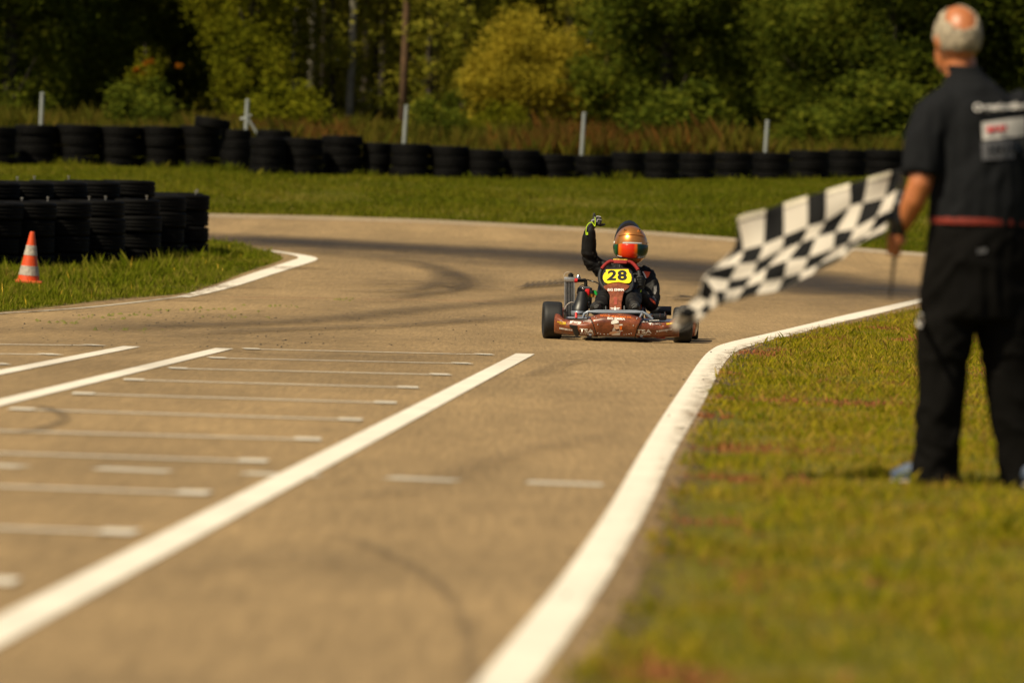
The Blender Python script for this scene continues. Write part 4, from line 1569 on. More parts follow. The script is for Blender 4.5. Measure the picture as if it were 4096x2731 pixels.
# radiator -----------------------------------------------------------------
RY = .52
mb = MB()
for (x0, x1) in ((362, 376), (463, 476)):
    mb.prism([K(x0, 835, RY), K(x1, 835, RY), K(x1, 1215, RY), K(x0, 1215, RY)], (0, .045, 0))
mb.build('radiator_frame', M['alu'], kart, False)
for k in range(5):
    x0 = 386 + k * 16.5
    mb = MB()
    mb.prism([K(x0, 838, RY + .004), K(x0 + 4.5, 838, RY + .004), K(x0 + 4.5, 1212, RY + .004), K(x0, 1212, RY + .004)], (0, .04, 0))
    mb.build('radiator_fin', M['alu'], kart, False)
MB().prism([K(370, 836, RY + .02), K(470, 836, RY + .02), K(470, 1212, RY + .02), K(370, 1212, RY + .02)], (0, .015, 0)).build('radiator_core', M['blackp'], kart, False)
MB().box((K(418, 810, RY) + Vector((0, .022, 0))), (118 * KS, .055, 50 * KS), bev=.006).build('radiator_tank', M['alu'], kart)
c = K(432, 785, RY) + Vector((0, .022, 0))
MB().tube([c, c + Vector((0, 0, .022)), c + Vector((0, 0, .024)), c + Vector((0, 0, .032))], [.021, .021, .012, .012], 14).build('radiator_cap', M['blackp'], kart)
MB().tube(catmull([K(362, 800, RY), K(360, 760, RY), K(385, 735, RY), K(420, 732, RY)], 5), .0022, 6).build('overflow_hose', M['clear_hose'], kart)
MB().tube(catmull([K(470, 1062, .45), K(430, 1058, .44), K(385, 1090, .44), K(365, 1150, .44), K(380, 1215, .44)], 5), .0035, 6).build('water_hose', M['clear_hose'], kart)
MB().tube([K(474, 822, RY), K(505, 824, RY)], .017, 12).build('hose_clip', M['red'], kart)
MB().tube(catmull([K(490, 822, RY + .02), K(560, 822, RY + .05), K(592, 822, RY + .06), K(596, 870, RY + .06), K(590, 930, RY + .06)], 6), .0135, 12).build('coolant_hose', M['blackp'], kart)
MB().tube(catmull([K(612, 812, .6), K(660, 828, .6), K(700, 838, .58), K(745, 862, .5)], 6), .005, 8).build('cable', M['blackp'], kart)
MB().tube(catmull([K(500, 960, .6), K(515, 910, .6), K(555, 872, .6), K(620, 885, .62), K(660, 930, .62)], 6), .0035, 8).build('cable', M['blackp'], kart)
MB().tube(catmull([K(660, 940, .6), K(700, 1000, .58), K(730, 1050, .5), K(745, 1090, .45)], 6), .004, 8).build('cable', M['amber'], kart)
c = K(516, 800, .6)
MB().lathe([(.019, 0), (.019, .006), (.006, .03), (.003, .033), (0, .033)], 16, Matrix.Translation(c)).build('bleed_cap', M['steel'], kart)
# engine
mb = MB()
mb.rings([(K(525, 1160, .38), Vector((.066, 0, .004)), Vector((0, .066, 0))), (K(530, 1120, .38), Vector((.064, 0, 0)), Vector((0, .062, 0))), (K(548, 1030, .42), Vector((.047, 0, 0)), Vector((0, .047, 0))), (K(556, 965, .45), Vector((.036, 0, 0)), Vector((0, .036, 0))), (K(558, 940, .46), Vector((.030, 0, 0)), Vector((0, .030, 0)))])
mb.build('airbox', M['blackp'], kart)
MB().rings([(K(505, 1195, .36), Vector((.052, 0, 0)), Vector((0, .05, 0))), (K(515, 1170, .36), Vector((.062, 0, 0)), Vector((0, .06, 0))), (K(522, 1150, .37), Vector((.0655, 0, 0)), Vector((0, .0655, 0)))]).build('airbox_lip', M['chassis'], kart)
MB().box(K(585, 1010, .62), (.11, .12, .16), bev=.012).build('engine_block', M['blackp'], kart)
mb = MB()
for k in range(5):
    mb.box(K(585, 905 - k * 8 + 16, .62), (.10 - .006 * k, .11, .0035), bev=.001)
mb.build('cooling_fin', M['alu'], kart)
MB().box(K(612, 948, .50), (.035, .04, .05), bev=.010).build('spark_plug_cap', M['red'], kart)
MB().box(K(525, 950, .60), (.03, .03, .045), bev=.008).build('red_cover', M['red'], kart)
MB().rings([(K(655, 1000, .52), Vector((.024, 0, 0)), Vector((0, .024, 0))), (K(655, 960, .52), Vector((.027, 0, 0)), Vector((0, .027, 0)))]).build('fuel_cup', M['amber'], kart)
MB().rings([(K(655, 959, .52), Vector((.03, 0, 0)), Vector((0, .03, 0))), (K(655, 925, .52), Vector((.026, 0, 0)), Vector((0, .026, 0)))]).build('carburettor', M['blackp'], kart)
MB().tube([K(694, 930, .5), K(704, 958, .5), K(712, 978, .5)], [.009, .0115, .009], 10).build('green_connector', M['green'], kart)
MB().tube([K(478, 1170, .1), K(480, 1226, .08)], .0095, 8).build('red_tab', M['red'], kart)
mb = MB()
for (a, b) in [(566, 912), (612, 1010), (628, 1060), (620, 1095), (560, 905)]:
    mb.ball(K(a, b, .50), .007, 8, 6)
mb.build('bolt_head', M['steel'], kart)
MB().box(K(772, 965, .42), (.030, .05, .055), bev=.01).build('clutch_cover', M['alu'], kart)
# right-hand side of the engine bay
MB().rings([(K(1282, 1235, .25), Vector((.018, 0, 0)), Vector((0, .018, 0))), (K(1285, 1190, .25), Vector((.018, 0, 0)), Vector((0, .018, 0))), (K(1287, 1180, .25), Vector((.010, 0, 0)), Vector((0, .010, 0)))]).build('brake_master_cylinder', M['steel'], kart)
MB().tube([K(1240, 1225, .05), K(1225, 1120, .35)], .009, 8).build('steering_rod', M['steel'], kart)
MB().box(K(1390, 1215, .45), (.11, .10, .05), bev=.015).build('brake_caliper', M['blackp'], kart)
MB().tube([K(1310, 1145, 1.18), K(1540, 1150, 1.18)], .036, 14).build('rear_bumper', M['blackp'], kart)
MB().tube([K(1440, 1205, .3), K(1444, 1160, .3)], .006, 8).tube([K(1386, 1215, .3), K(1388, 1175, .3)], .005, 8).build('stud', M['steel'], kart)
# side pods
for s in (-1, 1):
    mb = MB()
    mb.box((.53 if s > 0 else -.465, .50, .13), (.14, .52, .19), bev=.05)
    pod = mb.build('side_pod', M['patina'], kart)
    if s > 0:
        MB().box((.555, .238, .13), (.012, .006, .12), bev=.002).build('yellow_sticker', M['yellow'], pod)
# seat
mb = MB()
mb.rings([((0, .55, .06), (.17, 0, 0), (0, .20, 0)), ((0, .60, .15), (.19, 0, 0), (0, .22, 0)), ((0, .72, .30), (.185, 0, 0), (0, .12, .03)), ((0, .82, .46), (.16, 0, 0), (0, .05, .02))])
mb.build('seat', M['seat'], kart)
MB().tube([K(1000, 1140, .0), K(1000, 1100, .02)], .009, 8).tube([K(800, 1140, 0), K(800, 1105, .02)], .009, 8).build('pedal', M['blackp'], kart)

# ------------------------------------------------------------------ driver
M['suit'] = mat('black_race_suit', (.0062, .0056, .0052), .62, var=.3, scale=40, bmp=.2, spec=.22)
M['suit_grey'] = mat('grey_suit_print', (.16, .15, .14), .6, var=.3, scale=60)
M['boot'] = mat('dark_grey_boot', (.022, .020, .016), .5, var=.2)
M['glove'] = mat('black_glove', (.009, .009, .009), .6, var=.3, scale=60)
M['neon'] = mat('neon_yellow_piping', (.55, .78, .02), .5)
M['grey_pipe'] = mat('light_grey_piping', (.45, .44, .45), .45)
M['orange_patch'] = mat('orange_red_patch', (.80, .085, .012), .5)
M['helmet'] = None
m, t, p = nmat('copper_metallic_paint')
lnk(t, ramp(t, nz(t, 400, 2), [(.3, (.56, .215, .045)), (.7, (.68, .27, .060))]), p.inputs['Base Color'])
p.inputs['Metallic'].default_value = .7
p.inputs['Roughness'].default_value = .30
p.inputs['Coat Weight'].default_value = .6
p.inputs['Coat Roughness'].default_value = .08
M['helmet'] = m
m, t, p = nmat('iridium_visor')
tc = t.nodes.new('ShaderNodeTexCoord')
sp = t.nodes.new('ShaderNodeSeparateXYZ')
lnk(t, tc.outputs['Generated'], sp.inputs[0])
lnk(t, ramp(t, sp.outputs[0], [(.0, (.004, .03, .035)), (.09, (.014, .09, .022)), (.14, (.01, .015, .008)), (.18, (.62, .14, .006)), (.28, (.62, .035, .003)), (.60, (.58, .018, .003)), (.68, (.68, .12, .006)), (.73, (.012, .05, .008)), (.78, (.006, .035, .028)), (1.0, (.002, .012, .02))]), p.inputs['Base Color'])
p.inputs['Metallic'].default_value = .0
p.inputs['Roughness'].default_value = .25
p.inputs['Specular IOR Level'].default_value = .3
p.inputs['Coat Weight'].default_value = .25
p.inputs['Coat Roughness'].default_value = .03
M['visor'] = m

driver = empty('person', (KP.x, KP.y, .004), -KYAW)
put(driver, 'kart driver in black suit and copper helmet raising one arm', 'person')


def tb(mb, pts, rs, seg=12):
    mb.tube(pts, rs, seg)
    return mb


DY = .66           # depth of the driver's shoulders behind the front axle
bd = MB()
# torso: pelvis to neck
bd.rings([(Vector((0, .58, .12)), (.15, 0, 0), (0, .11, .02)), (Vector((0.0, .62, .22)), (.165, 0, 0), (0, .12, .02)), (K(1010, 960, .64), (.165, 0, 0), (0, .115, .02)),
          (K(1010, 860, .66), (.175, 0, 0), (0, .11, .02)), (K(1012, 770, .67), (.19, 0, 0), (0, .10, .02)), (K(1015, 710, .67), (.17, 0, 0), (0, .085, 0)), (K(1030, 665, .67), (.10, 0, 0), (0, .07, 0)), (K(1045, 620, .66), (.062, 0, 0), (0, .06, 0)), (K(1060, 560, .65), (.06, 0, 0), (0, .06, 0))])
# raised right arm (viewer's left)
bd.tube([K(840, 720, .67), K(770, 700, .66), K(690, 650, .65), K(645, 590, .63), K(632, 520, .61), K(632, 440, .60), K(632, 370, .59), K(636, 310, .585), K(645, 268, .58)],
        [.062, .066, .060, .055, .054, .050, .046, .041, .034], 14)
# left arm (viewer's right) down to the wheel
bd.tube([K(1190, 740, .67), K(1258, 775, .66), K(1298, 850, .63), K(1312, 930, .60), K(1318, 1010, .56), K(1300, 1080, .52), K(1250, 1050, .46), K(1200, 990, .42), K(1165, 930, .40)],
        [.060, .064, .060, .056, .054, .052, .046, .040, .034], 14)
# legs
bd.tube([Vector((-.09, .56, .14)), K(850, 1050, .40), K(800, 1010, .30), K(775, 1060, .18), K(735, 1110, .07)], [.085, .08, .068, .058, .045], 14)
bd.tube([Vector((.09, .56, .14)), K(1060, 1040, .40), K(1085, 1000, .30), K(1095, 1050, .18), K(1110, 1110, .07)], [.085, .082, .072, .060, .048], 14)
body = link('body', remesh(bd, .0085, 4, .016, (12, 12, 9)), driver, M['suit'], True)
# collar, shoulder and cuff colours
MB().rings([(K(1025, 690, .655), (.095, 0, 0), (0, .08, 0)), (K(1030, 662, .655), (.092, 0, 0), (0, .078, 0)), (K(1034, 645, .655), (.085, 0, 0), (0, .072, 0))]).build('collar', M['suit'], driver)


def on_body(bm_obj):
    me = bm_obj.data
    return BVHTree.FromPolygons([v.co.copy() for v in me.vertices], [tuple(p.vertices) for p in me.polygons])


BB = on_body(body)


def body_patch(name, pts, m, y0=.2, off=.004, parent=driver, bvh=None, sub=3):
    """badge lying on the suit, cast from the front"""
    bvh = bvh or BB
    bm = bmesh.new()
    vs = [bm.verts.new(K(a, b, y0)) for a, b in pts]
    bm.faces.new(vs)
    bmesh.ops.triangulate(bm, faces=bm.faces[:])
    bmesh.ops.subdivide_edges(bm, edges=bm.edges[:], cuts=sub, use_grid_fill=True)
    for v in bm.verts:
        h = bvh.ray_cast(v.co, Vector((-math.tan(KYAW), 1, -.027)).normalized())
        if h[0] is None:
            h = bvh.find_nearest(v.co)
        v.co = h[0] + Vector((0, -off, 0))
    me = bpy.data.meshes.new(name)
    bm.to_mesh(me); bm.free()
    return link(name, me, parent, m, True)


body_patch('shoulder_patch', [(1228, 712), (1300, 720), (1285, 765), (1262, 790), (1240, 760)], M['orange_patch'])
body_patch('shoulder_stripe', [(1212, 718), (1228, 716), (1262, 786), (1248, 790)], M['white_ink'])
body_patch('cuff_patch', [(1285, 1010), (1310, 1015), (1355, 1055), (1350, 1080), (1300, 1040)], M['orange_patch'])
body_patch('sleeve_print', [(1335, 880), (1365, 865), (1368, 930), (1350, 970), (1335, 960)], M['suit_grey'])
body_patch('sleeve_print', [(1315, 985), (1335, 985), (1365, 1030), (1358, 1045), (1320, 1005)], M['suit_grey'])
body_patch('chest_logo', [(1110, 785), (1170, 785), (1165, 830), (1120, 830)], M['suit_grey'])
body_patch('chest_logo', [(1110, 870), (1195, 875), (1200, 885), (1140, 892)], M['suit_grey'])
body_patch('knee_patch', [(726, 1050), (742, 1040), (748, 1060), (730, 1080)], M['orange_patch'])
for (a, b) in [(668, 520), (690, 560), (715, 590), (735, 620)]:
    body_patch('sleeve_print', [(a - 10, b - 12), (a + 12, b - 18), (a + 16, b), (a - 4, b + 8)], M['boot'], sub=1)
# boots
for (c, s, lp) in (((690, 1100), -1, [(668, 1105), (690, 1088), (722, 1090), (700, 1104), (672, 1120)]), ((1108, 1095), 1, [(1072, 1098), (1095, 1076), (1135, 1080), (1118, 1092), (1080, 1118)])):
    mb = MB()
    mb.tube([K(c[0], c[1] + 35, .08), K(c[0], c[1] + 15, .02), K(c[0], c[1], -.03), K(c[0], c[1] - 6, -.05)], [.046, .044, .038, .02], 16)
    bt = mb.build('boot', M['boot'], driver)
    mb = MB()
    mb.tube([K(a, b, -.072) for a, b in lp], .0022, 6)
    mb.build('boot_logo', M['suit_grey'], bt)
body_patch('knee_patch', [(1180, 1060), (1190, 1070), (1212, 1130), (1200, 1140), (1182, 1090)], M['orange_patch'])

# raised glove: index finger up, thumb out, other fingers folded
gy = .575
gl = MB()
gl.tube([K(642, 285, gy), K(648, 250, gy), K(668, 215, gy), K(690, 190, gy)], [.036, .033, .032, .030], 14)
gl.ball(K(706, 180, gy), (.032, .024, .036))
gl.tube([K(690, 165, gy), K(687, 135, gy), K(688, 105, gy), K(687, 92, gy)], [.0125, .0115, .0105, .007], 10)
for (a, b) in ((742, 143), (750, 164), (748, 186), (742, 204)):
    gl.tube([K(712, b + 4, gy - .006), K(a - 6, b, gy - .02), K(a + 8, b + 2, gy - .028), K(a + 4, b + 8, gy - .036), K(a - 18, b + 9, gy - .032)], [.0115, .0125, .012, .011, .009], 10)
gl.tube([K(722, 212, gy), K(752, 224, gy - .01), K(785, 220, gy - .012), K(808, 214, gy - .012)], [.014, .012, .0105, .007], 10)
glove = link('glove', remesh(gl, .0042, 2), driver, M['glove'], True)
for pts, r_, mm in (([(600, 330), (598, 290), (605, 240), (628, 205), (660, 192), (678, 215), (694, 236), (697, 200), (698, 150), (690, 138)], .0032, 'neon'),
                    ([(612, 300), (612, 330)], .008, 'neon'), ([(655, 180), (670, 168), (690, 165)], .004, 'grey_pipe'),
                    ([(708, 132), (730, 129), (758, 135)], .004, 'grey_pipe'), ([(716, 190), (722, 166), (745, 162), (764, 168)], .0035, 'grey_pipe')):
    MB().tube(catmull([K(a, b, gy - .040 if b < 240 and a > 640 else gy - .040) for a, b in pts], 3) if len(pts) > 2 else [K(a, b, gy - .035) for a, b in pts], r_, 6).build('glove_piping', M[mm], glove)
# left glove on the wheel
g2 = MB()
hb = wc + WR @ Vector((.15, 0, -.03))
g2.tube([K(1190, 985, .42), K(1165, 935, .40), hb + Vector((.02, .02, .02))], [.036, .036, .03], 12)
for k in range(4):
    b0 = hb + Vector((.022, .022, .03 - k * .020))
    g2.tube([b0, b0 + Vector((-.008, -.04, 0)), b0 + Vector((-.034, -.045, -.002)), b0 + Vector((-.045, -.02, -.004))], [.011, .0115, .0105, .009], 9)
g2.tube([hb + Vector((.01, .025, .04)), hb + Vector((-.03, .03, .05)), hb + Vector((-.05, .015, .045))], [.013, .012, .009], 9)
glove2 = link('glove', remesh(g2, .0045, 2), driver, M['glove'], True)
MB().tube([K(1170, 970, .355), K(1185, 940, .355), K(1190, 925, .36)], .004, 6).build('glove_piping', M['neon'], glove2)

# helmet -------------------------------------------------------------------
HC = K(1083, 440, .60)
HR = Matrix.Rotation(rad(7), 3, 'Z')


def hel(th, ph, e=0.0):
    """helmet surface: th azimuth (0 = straight ahead towards camera, + = viewer right), ph elevation"""
    cx = .128 * math.sin(th) * math.cos(ph)
    cy = -.150 * math.cos(th) * math.cos(ph)
    cz = .148 * math.sin(ph)
    if ph < 0:
        k = min(1, -ph / rad(75))
        cx *= 1 - .05 * k + .22 * k * (1 - k)
        cy = cy * (1 + .32 * k * (1 - .4 * k)) if cy < 0 else cy
        cz *= 1.04
    v = Vector((cx, cy, cz))
    return HC + HR @ (v * (1 + e / .14))


def hel_patch(name, t0, t1, p0f, p1f, e, m, parent, nt_=40, np_=16, thick=.004):
    V, Fc = [], []
    for i in range(nt_ + 1):
        th = t0 + (t1 - t0) * i / nt_
        a, b = p0f(th), p1f(th)
        for j in range(np_ + 1):
            V.append(hel(th, a + (b - a) * j / np_, e))
    w_ = np_ + 1
    for i in range(nt_):
        for j in range(np_):
            Fc.append((i * w_ + j, i * w_ + j + 1, (i + 1) * w_ + j + 1, (i + 1) * w_ + j))
    me = bpy.data.meshes.new(name)
    me.from_pydata([tuple(v) for v in V], [], Fc)
    me.update()
    bm = bmesh.new(); bm.from_mesh(me)
    bmesh.ops.remove_doubles(bm, verts=bm.verts[:], dist=1e-5)
    bmesh.ops.recalc_face_normals(bm, faces=bm.faces[:])
    bm.to_mesh(me); bm.free()
    cen = HC
    if sum((p.center - cen).dot(p.normal) for p in me.polygons) < 0:
        me.flip_normals()
    o = link(name, me, parent, m, True)
    if thick:
        md = o.modifiers.new('thick', 'SOLIDIFY'); md.thickness = thick; md.offset = 1
    return o


PI = math.pi
shell = hel_patch('helmet', -PI, PI, lambda t: rad(-64), lambda t: rad(90), 0, M['helmet'], driver, 64, 44, 0)
vt = lambda t: rad(0 + 4 * math.cos(t))
vb = lambda t: rad(-33 - 4 * math.cos(t) + 10 * max(0, abs(t) - .9))
hel_patch('visor', rad(-98), rad(98), vb, vt, .002, M['visor'], shell, 48, 12, .003)
hel_patch('visor_seal', rad(-80), rad(80), lambda t: vb(t) - rad(2.5), lambda t: vb(t) - rad(.3), .001, M['blackp'], shell, 48, 2, .004)
hel_patch('brow_strip', rad(-34), rad(34), lambda t: vt(t) + rad(.4), lambda t: vt(t) + rad(5), .002, M['grey_pipe'], shell, 30, 3, .002)
hel_patch('brow_ridge', rad(-60), rad(60), lambda t: rad(22 + 10 * math.cos(t)), lambda t: rad(23.2 + 10 * math.cos(t)), .001, M['helmet'], shell, 30, 2, .004)
for t0, t1 in ((-62, -40), (22, 50)):
    hel_patch('visor_label', rad(t0), rad(t1), lambda t: vb(t) + rad(1), lambda t: vb(t) + rad(4), .006, M['grey_pipe'], shell, 12, 2, .002)
for s in (-1, 1):
    hel_patch('pivot_label', rad(s * 76) - .08, rad(s * 76) + .08, lambda t: rad(3), lambda t: rad(10), .006, M['white_ink'], shell, 6, 3, .002)
    c = hel(rad(s * 38), rad(48), .002)
    d = (c - HC).normalized()
    mb = MB()
    mb.tube([c - d * .004, c + d * .008], [.013, .010], 12)
    mb.build('vent_scoop', M['helmet'], shell)
    MB().tube([c + d * .0082 + Vector((0, -.003, -.002)), c + d * .0095 + Vector((0, -.004, -.003))], .0062, 10).build('vent_hole', M['blackp'], shell)
# black rear spoiler rising behind the crown
V = MB()
cc = K(1062, 398, .70)
V.rings([(cc + Vector((0, -.03, -.02)), (.104, 0, 0), (0, 0, .160)), (cc + Vector((0, .03, -.02)), (.112, 0, 0), (0, 0, .180)), (cc + Vector((0, .10, -.02)), (.10, 0, 0), (0, 0, .165)), (cc + Vector((0, .15, -.03)), (.07, 0, 0), (0, 0, .11))])
V.build('rear_shell', M['blackp'], shell)

# ------------------------------------------------------------------ flag marshal
M['skin'] = mat('sunburnt_skin', (.40, .135, .045), .42, var=.15, scale=30)
M['hair'] = mat('short_grey_hair', (.30, .25, .175), .85, var=.6, scale=38, bmp=.8)
M['polo'] = mat('black_polo_cotton', (.0105, .0112, .0125), .85, var=.25, scale=120, bmp=.15, spec=.05)
M['trouser'] = mat('black_work_trousers', (.0050, .0046, .0042), .85, var=.3, scale=90, bmp=.15, spec=.05)
M['belt'] = mat('red_webbing_belt', (.17, .013, .004), .7, var=.3, scale=50)
M['shoe'] = mat('blue_grey_trainer', (.050, .072, .12), .6, var=.25, scale=20)
M['sole'] = mat('pale_sole', (.30, .27, .22), .7)
M['print_w'] = mat('white_shirt_print', (.60, .57, .54), .7, var=.1)
M['print_g'] = mat('grey_shirt_print', (.10, .10, .11), .7, var=.2)
M['print_r'] = mat('red_shirt_print', (.55, .03, .04), .7)

MY = hit(3900, 1945).y
MROOT = Vector((at_y(3905, 1940, MY).x, MY, .0))
man = empty('person', MROOT)
put(man, 'grey-haired flag marshal in black polo and trousers seen from behind', 'person')
MS = MY / F_PX * Q      # metres per 2352-pixel


def P(x, y, dy=0.0):
    return at_y(x * Q, y * Q, MY + dy) - MROOT


def ring(x, y, hw, dp, dy=0.0, yaw=.35):
    c, s = math.cos(yaw), math.sin(yaw)
    w_ = hw * MS
    return (P(x, y, dy), Vector((w_ * c, w_ * s, 0)) * 1.0, Vector((-dp * s, dp * c, 0)))


# body: one continuous skin
bd = MB()
bd.rings([ring(2250, 640, 92, .12), ring(2250, 560, 100, .125), ring(2250, 490, 98, .125), ring(2248, 400, 96, .12), ring(2245, 300, 98, .115), ring(2240, 235, 88, .09), ring(2226, 195, 52, .07, .02), ring(2207, 165, 36, .062, .04), ring(2203, 120, 35, .062, .05)])
hc = P(2199, 82, .05)
HYAW = Matrix.Rotation(rad(24), 3, 'Z')       # face turned to the left and away
bd.ball(hc, (.083, .102, .112), 24, 18, HYAW)
bd.ball(hc + HYAW @ Vector((0, .045, -.075)), (.062, .065, .075), 18, 12, HYAW)
bd.tube([hc + HYAW @ Vector((0, .098, -.005)), hc + HYAW @ Vector((0, .122, -.040)), hc + HYAW @ Vector((0, .105, -.052))], [.010, .016, .010], 8)
for s in (-1, 1):
    ec = hc + HYAW @ Vector((s * .082, -.004, -.022))
    bd.ball(ec, (.012, .022, .034), 12, 8, HYAW @ Matrix.Rotation(rad(s * -15), 3, 'Z'))
# left arm (image left), bent and reaching down to the flag pole
bd.tube([P(2165, 255, -.03), P(2135, 300, -.06), P(2120, 370, -.09), P(2113, 425, -.11), P(2100, 460, -.10), P(2080, 500, -.06), P(2064, 530, -.03)],
        [.062, .056, .049, .046, .045, .038, .029], 14)
hand = P(2054, 556, -.02)
bd.ball(hand, (.030, .040, .050), 14, 10)
pole_x = P(2063, 570, -.03)
for k, (dz, L) in enumerate(((.030, .9), (.010, 1.0), (-.012, .95), (-.032, .8))):
    b0 = hand + Vector((-.012, -.022, dz))
    bd.tube([b0, b0 + Vector((-.012, -.030 * L, -.006)), b0 + Vector((.012, -.052 * L, -.012)), b0 + Vector((.034, -.040 * L, -.016))], [.0115, .0115, .0105, .009], 9)
bd.tube([hand + Vector((.008, -.005, .035)), hand + Vector((.032, -.030, .02)), hand + Vector((.034, -.045, -.008))], [.014, .012, .009], 9)
# right arm, hanging
bd.tube([P(2325, 255, .02), P(2352, 310, .05), P(2366, 390, .07), P(2370, 450, .07), P(2372, 520, .05), P(2372, 590, .01)], [.060, .054, .048, .045, .036, .027], 14)
h2 = P(2372, 620, 0)
bd.ball(h2, (.024, .036, .048), 14, 10)
for k in range(4):
    b0 = h2 + Vector((0, -.026 + k * .017, -.035))
    bd.tube([b0, b0 + Vector((-.004, -.002, -.035)), b0 + Vector((-.012, -.004, -.060 - .006 * (k in (1, 2)))), ], [.0105, .010, .0085], 8)
bd.tube([h2 + Vector((0, -.03, .01)), h2 + Vector((-.012, -.05, -.02)), h2 + Vector((-.015, -.055, -.045))], [.012, .011, .009], 8)
# legs
bd.tube([P(2205, 620, -.02), P(2180, 760, -.02), P(2160, 900, -.03), P(2152, 1010, -.02), P(2150, 1095, -.02)], [.088, .075, .056, .050, .038], 14)
bd.tube([P(2295, 620, .02), P(2310, 760, .03), P(2315, 900, .03), P(2325, 1010, .04), P(2335, 1100, .04)], [.088, .075, .056, .050, .038], 14)
link('body', remesh(bd, .0062, 3), man, M['skin'], True)

# hair: shell over the skull with a bald crown
bm = bmesh.new()
bmesh.ops.create_icosphere(bm, subdivisions=5, radius=1.0)
bald = (HYAW.transposed() @ Vector((.06, -.62, .78))).normalized()
rem = []
for f in bm.faces:
    c = f.calc_center_median().normalized()
    wob = .10 * noise.noise(c * 5) + .05 * noise.noise(c * 13)
    a = c.angle(bald)
    cutlow = c.z < -.52 + wob and c.y < .3
    face_side = c.y > .34 + wob - .25 * max(0, c.z)
    side_low = c.z < -.22 + wob and c.y > -.2
    if a < .74 + wob or face_side or cutlow or side_low:
        rem.append(f)
bmesh.ops.delete(bm, geom=rem, context='FACES')
for v in bm.verts:
    d = v.co.normalized()
    k = 1 + .012 * noise.noise(d * 14) + .02 * noise.noise(d * 5)
    low = max(0, -d.z) * .0
    v.co = hc + HYAW @ Vector((d.x * .0905 * k, d.y * .1095 * k, d.z * .1165 * k))
me = bpy.data.meshes.new('hair')
bm.to_mesh(me); bm.free()
o = link('hair', me, man, M['hair'], True)
md = o.modifiers.new('t', 'SOLIDIFY'); md.thickness = .007; md.offset = -1

# polo shirt
sh = MB()
sh.rings([ring(2250, 525, 113, .150), ring(2250, 505, 119, .152), ring(2250, 470, 117, .155), ring(2250, 420, 114, .150), ring(2249, 340, 113, .140), ring(2247, 285, 112, .132), ring(2243, 245, 104, .118), ring(2237, 215, 84, .100, .01), ring(2226, 190, 56, .082, .02), ring(2219, 170, 40, .068, .03)])
sh.tube([P(2185, 245, -.02), P(2145, 275, -.05), P(2127, 320, -.075), P(2118, 370, -.095), P(2114, 402, -.105)], [.085, .083, .078, .072, .070], 16)
sh.tube([P(2310, 242, .02), P(2350, 285, .045), P(2366, 340, .065), P(2374, 400, .075)], [.085, .083, .077, .071], 16)
link('polo_shirt', remesh(sh, .010, 5, .011, (9, 9, 4.5)), man, M['polo'], True)
MB().rings([ring(2219, 178, 44, .074, .03), ring(2215, 160, 42, .071, .034), ring(2212, 152, 40, .068, .038)], cap=False).build('collar', M['polo'], man)
# trousers
tr = MB()
tr.rings([ring(2248, 512, 116, .148), ring(2247, 540, 119, .152), ring(2245, 600, 126, .158), ring(2243, 680, 130, .155), ring(2242, 735, 124, .14)])
tr.tube([P(2190, 640, -.02), P(2174, 740, -.025), P(2163, 850, -.03), P(2156, 950, -.03), P(2151, 1040, -.025), P(2146, 1085, -.02), P(2146, 1117, -.02)], [.118, .110, .092, .086, .083, .086, .094], 18)
tr.tube([P(2300, 640, .02), P(2310, 740, .03), P(2318, 850, .035), P(2330, 950, .04), P(2342, 1040, .045), P(2350, 1085, .045), P(2352, 1120, .045)], [.118, .112, .096, .088, .084, .084, .088], 18)
link('trousers', remesh(tr, .0095, 4, .016, (7, 7, 6)), man, M['trouser'], True)
MB().rings([ring(2249, 516, 120.5, .156), ring(2249, 513, 121.5, .157), ring(2249, 504, 121.5, .157), ring(2249, 501, 120.5, .156)], cap=False).build('belt', M['belt'], man)
# shoes
for (pts, rs) in (([(2160, 1108, -.02), (2120, 1112, .0), (2080, 1114, .02), (2048, 1117, .035)], [.046, .045, .038, .022]), ([(2384, 1116, -.03), (2364, 1118, -.01), (2340, 1118, .03), (2318, 1119, .06)], [.046, .045, .036, .022])):
    mb = MB()
    b = [P(x, y, d) for x, y, d in pts]
    for q in b: q.z = max(.035, q.z)
    b[-1].z = .028; b[-2].z = .040; b[1].z = .055; b[0].z = .052
    mb.tube(b, rs, 14)
    shoe = link('shoe', remesh(mb, .007, 3), man, M['shoe'], True)
    mb = MB()
    mb.tube([Vector((q.x, q.y, .012)) for q in b], [r_ * .98 for r_ in rs], 14, flat=(1, .3))
    mb.build('sole', M['sole'], shoe)
sb = [c for c in man.children if c.name.startswith('polo_shirt')][0]
PB = on_body(sb)
TB_ = on_body([c for c in man.children if c.name.startswith('trousers')][0])


def shirt_print(name, pts, m, parent, off=.006, bv=None, sub=2):
    bv = bv or PB
    bm = bmesh.new()
    vs = [bm.verts.new(P(a, b, -.6)) for a, b in pts]
    bm.faces.new(vs)
    bmesh.ops.subdivide_edges(bm, edges=bm.edges[:], cuts=sub, use_grid_fill=True)
    bmesh.ops.triangulate(bm, faces=bm.faces[:])
    for v in bm.verts:
        d = (v.co + MROOT - CAM).normalized()
        h = bv.ray_cast(v.co, d)
        if h[0] is not None:
            v.co = h[0] - d * off
    me = bpy.data.meshes.new(name)
    bm.to_mesh(me); bm.free()
    return link(name, me, parent, m, True)


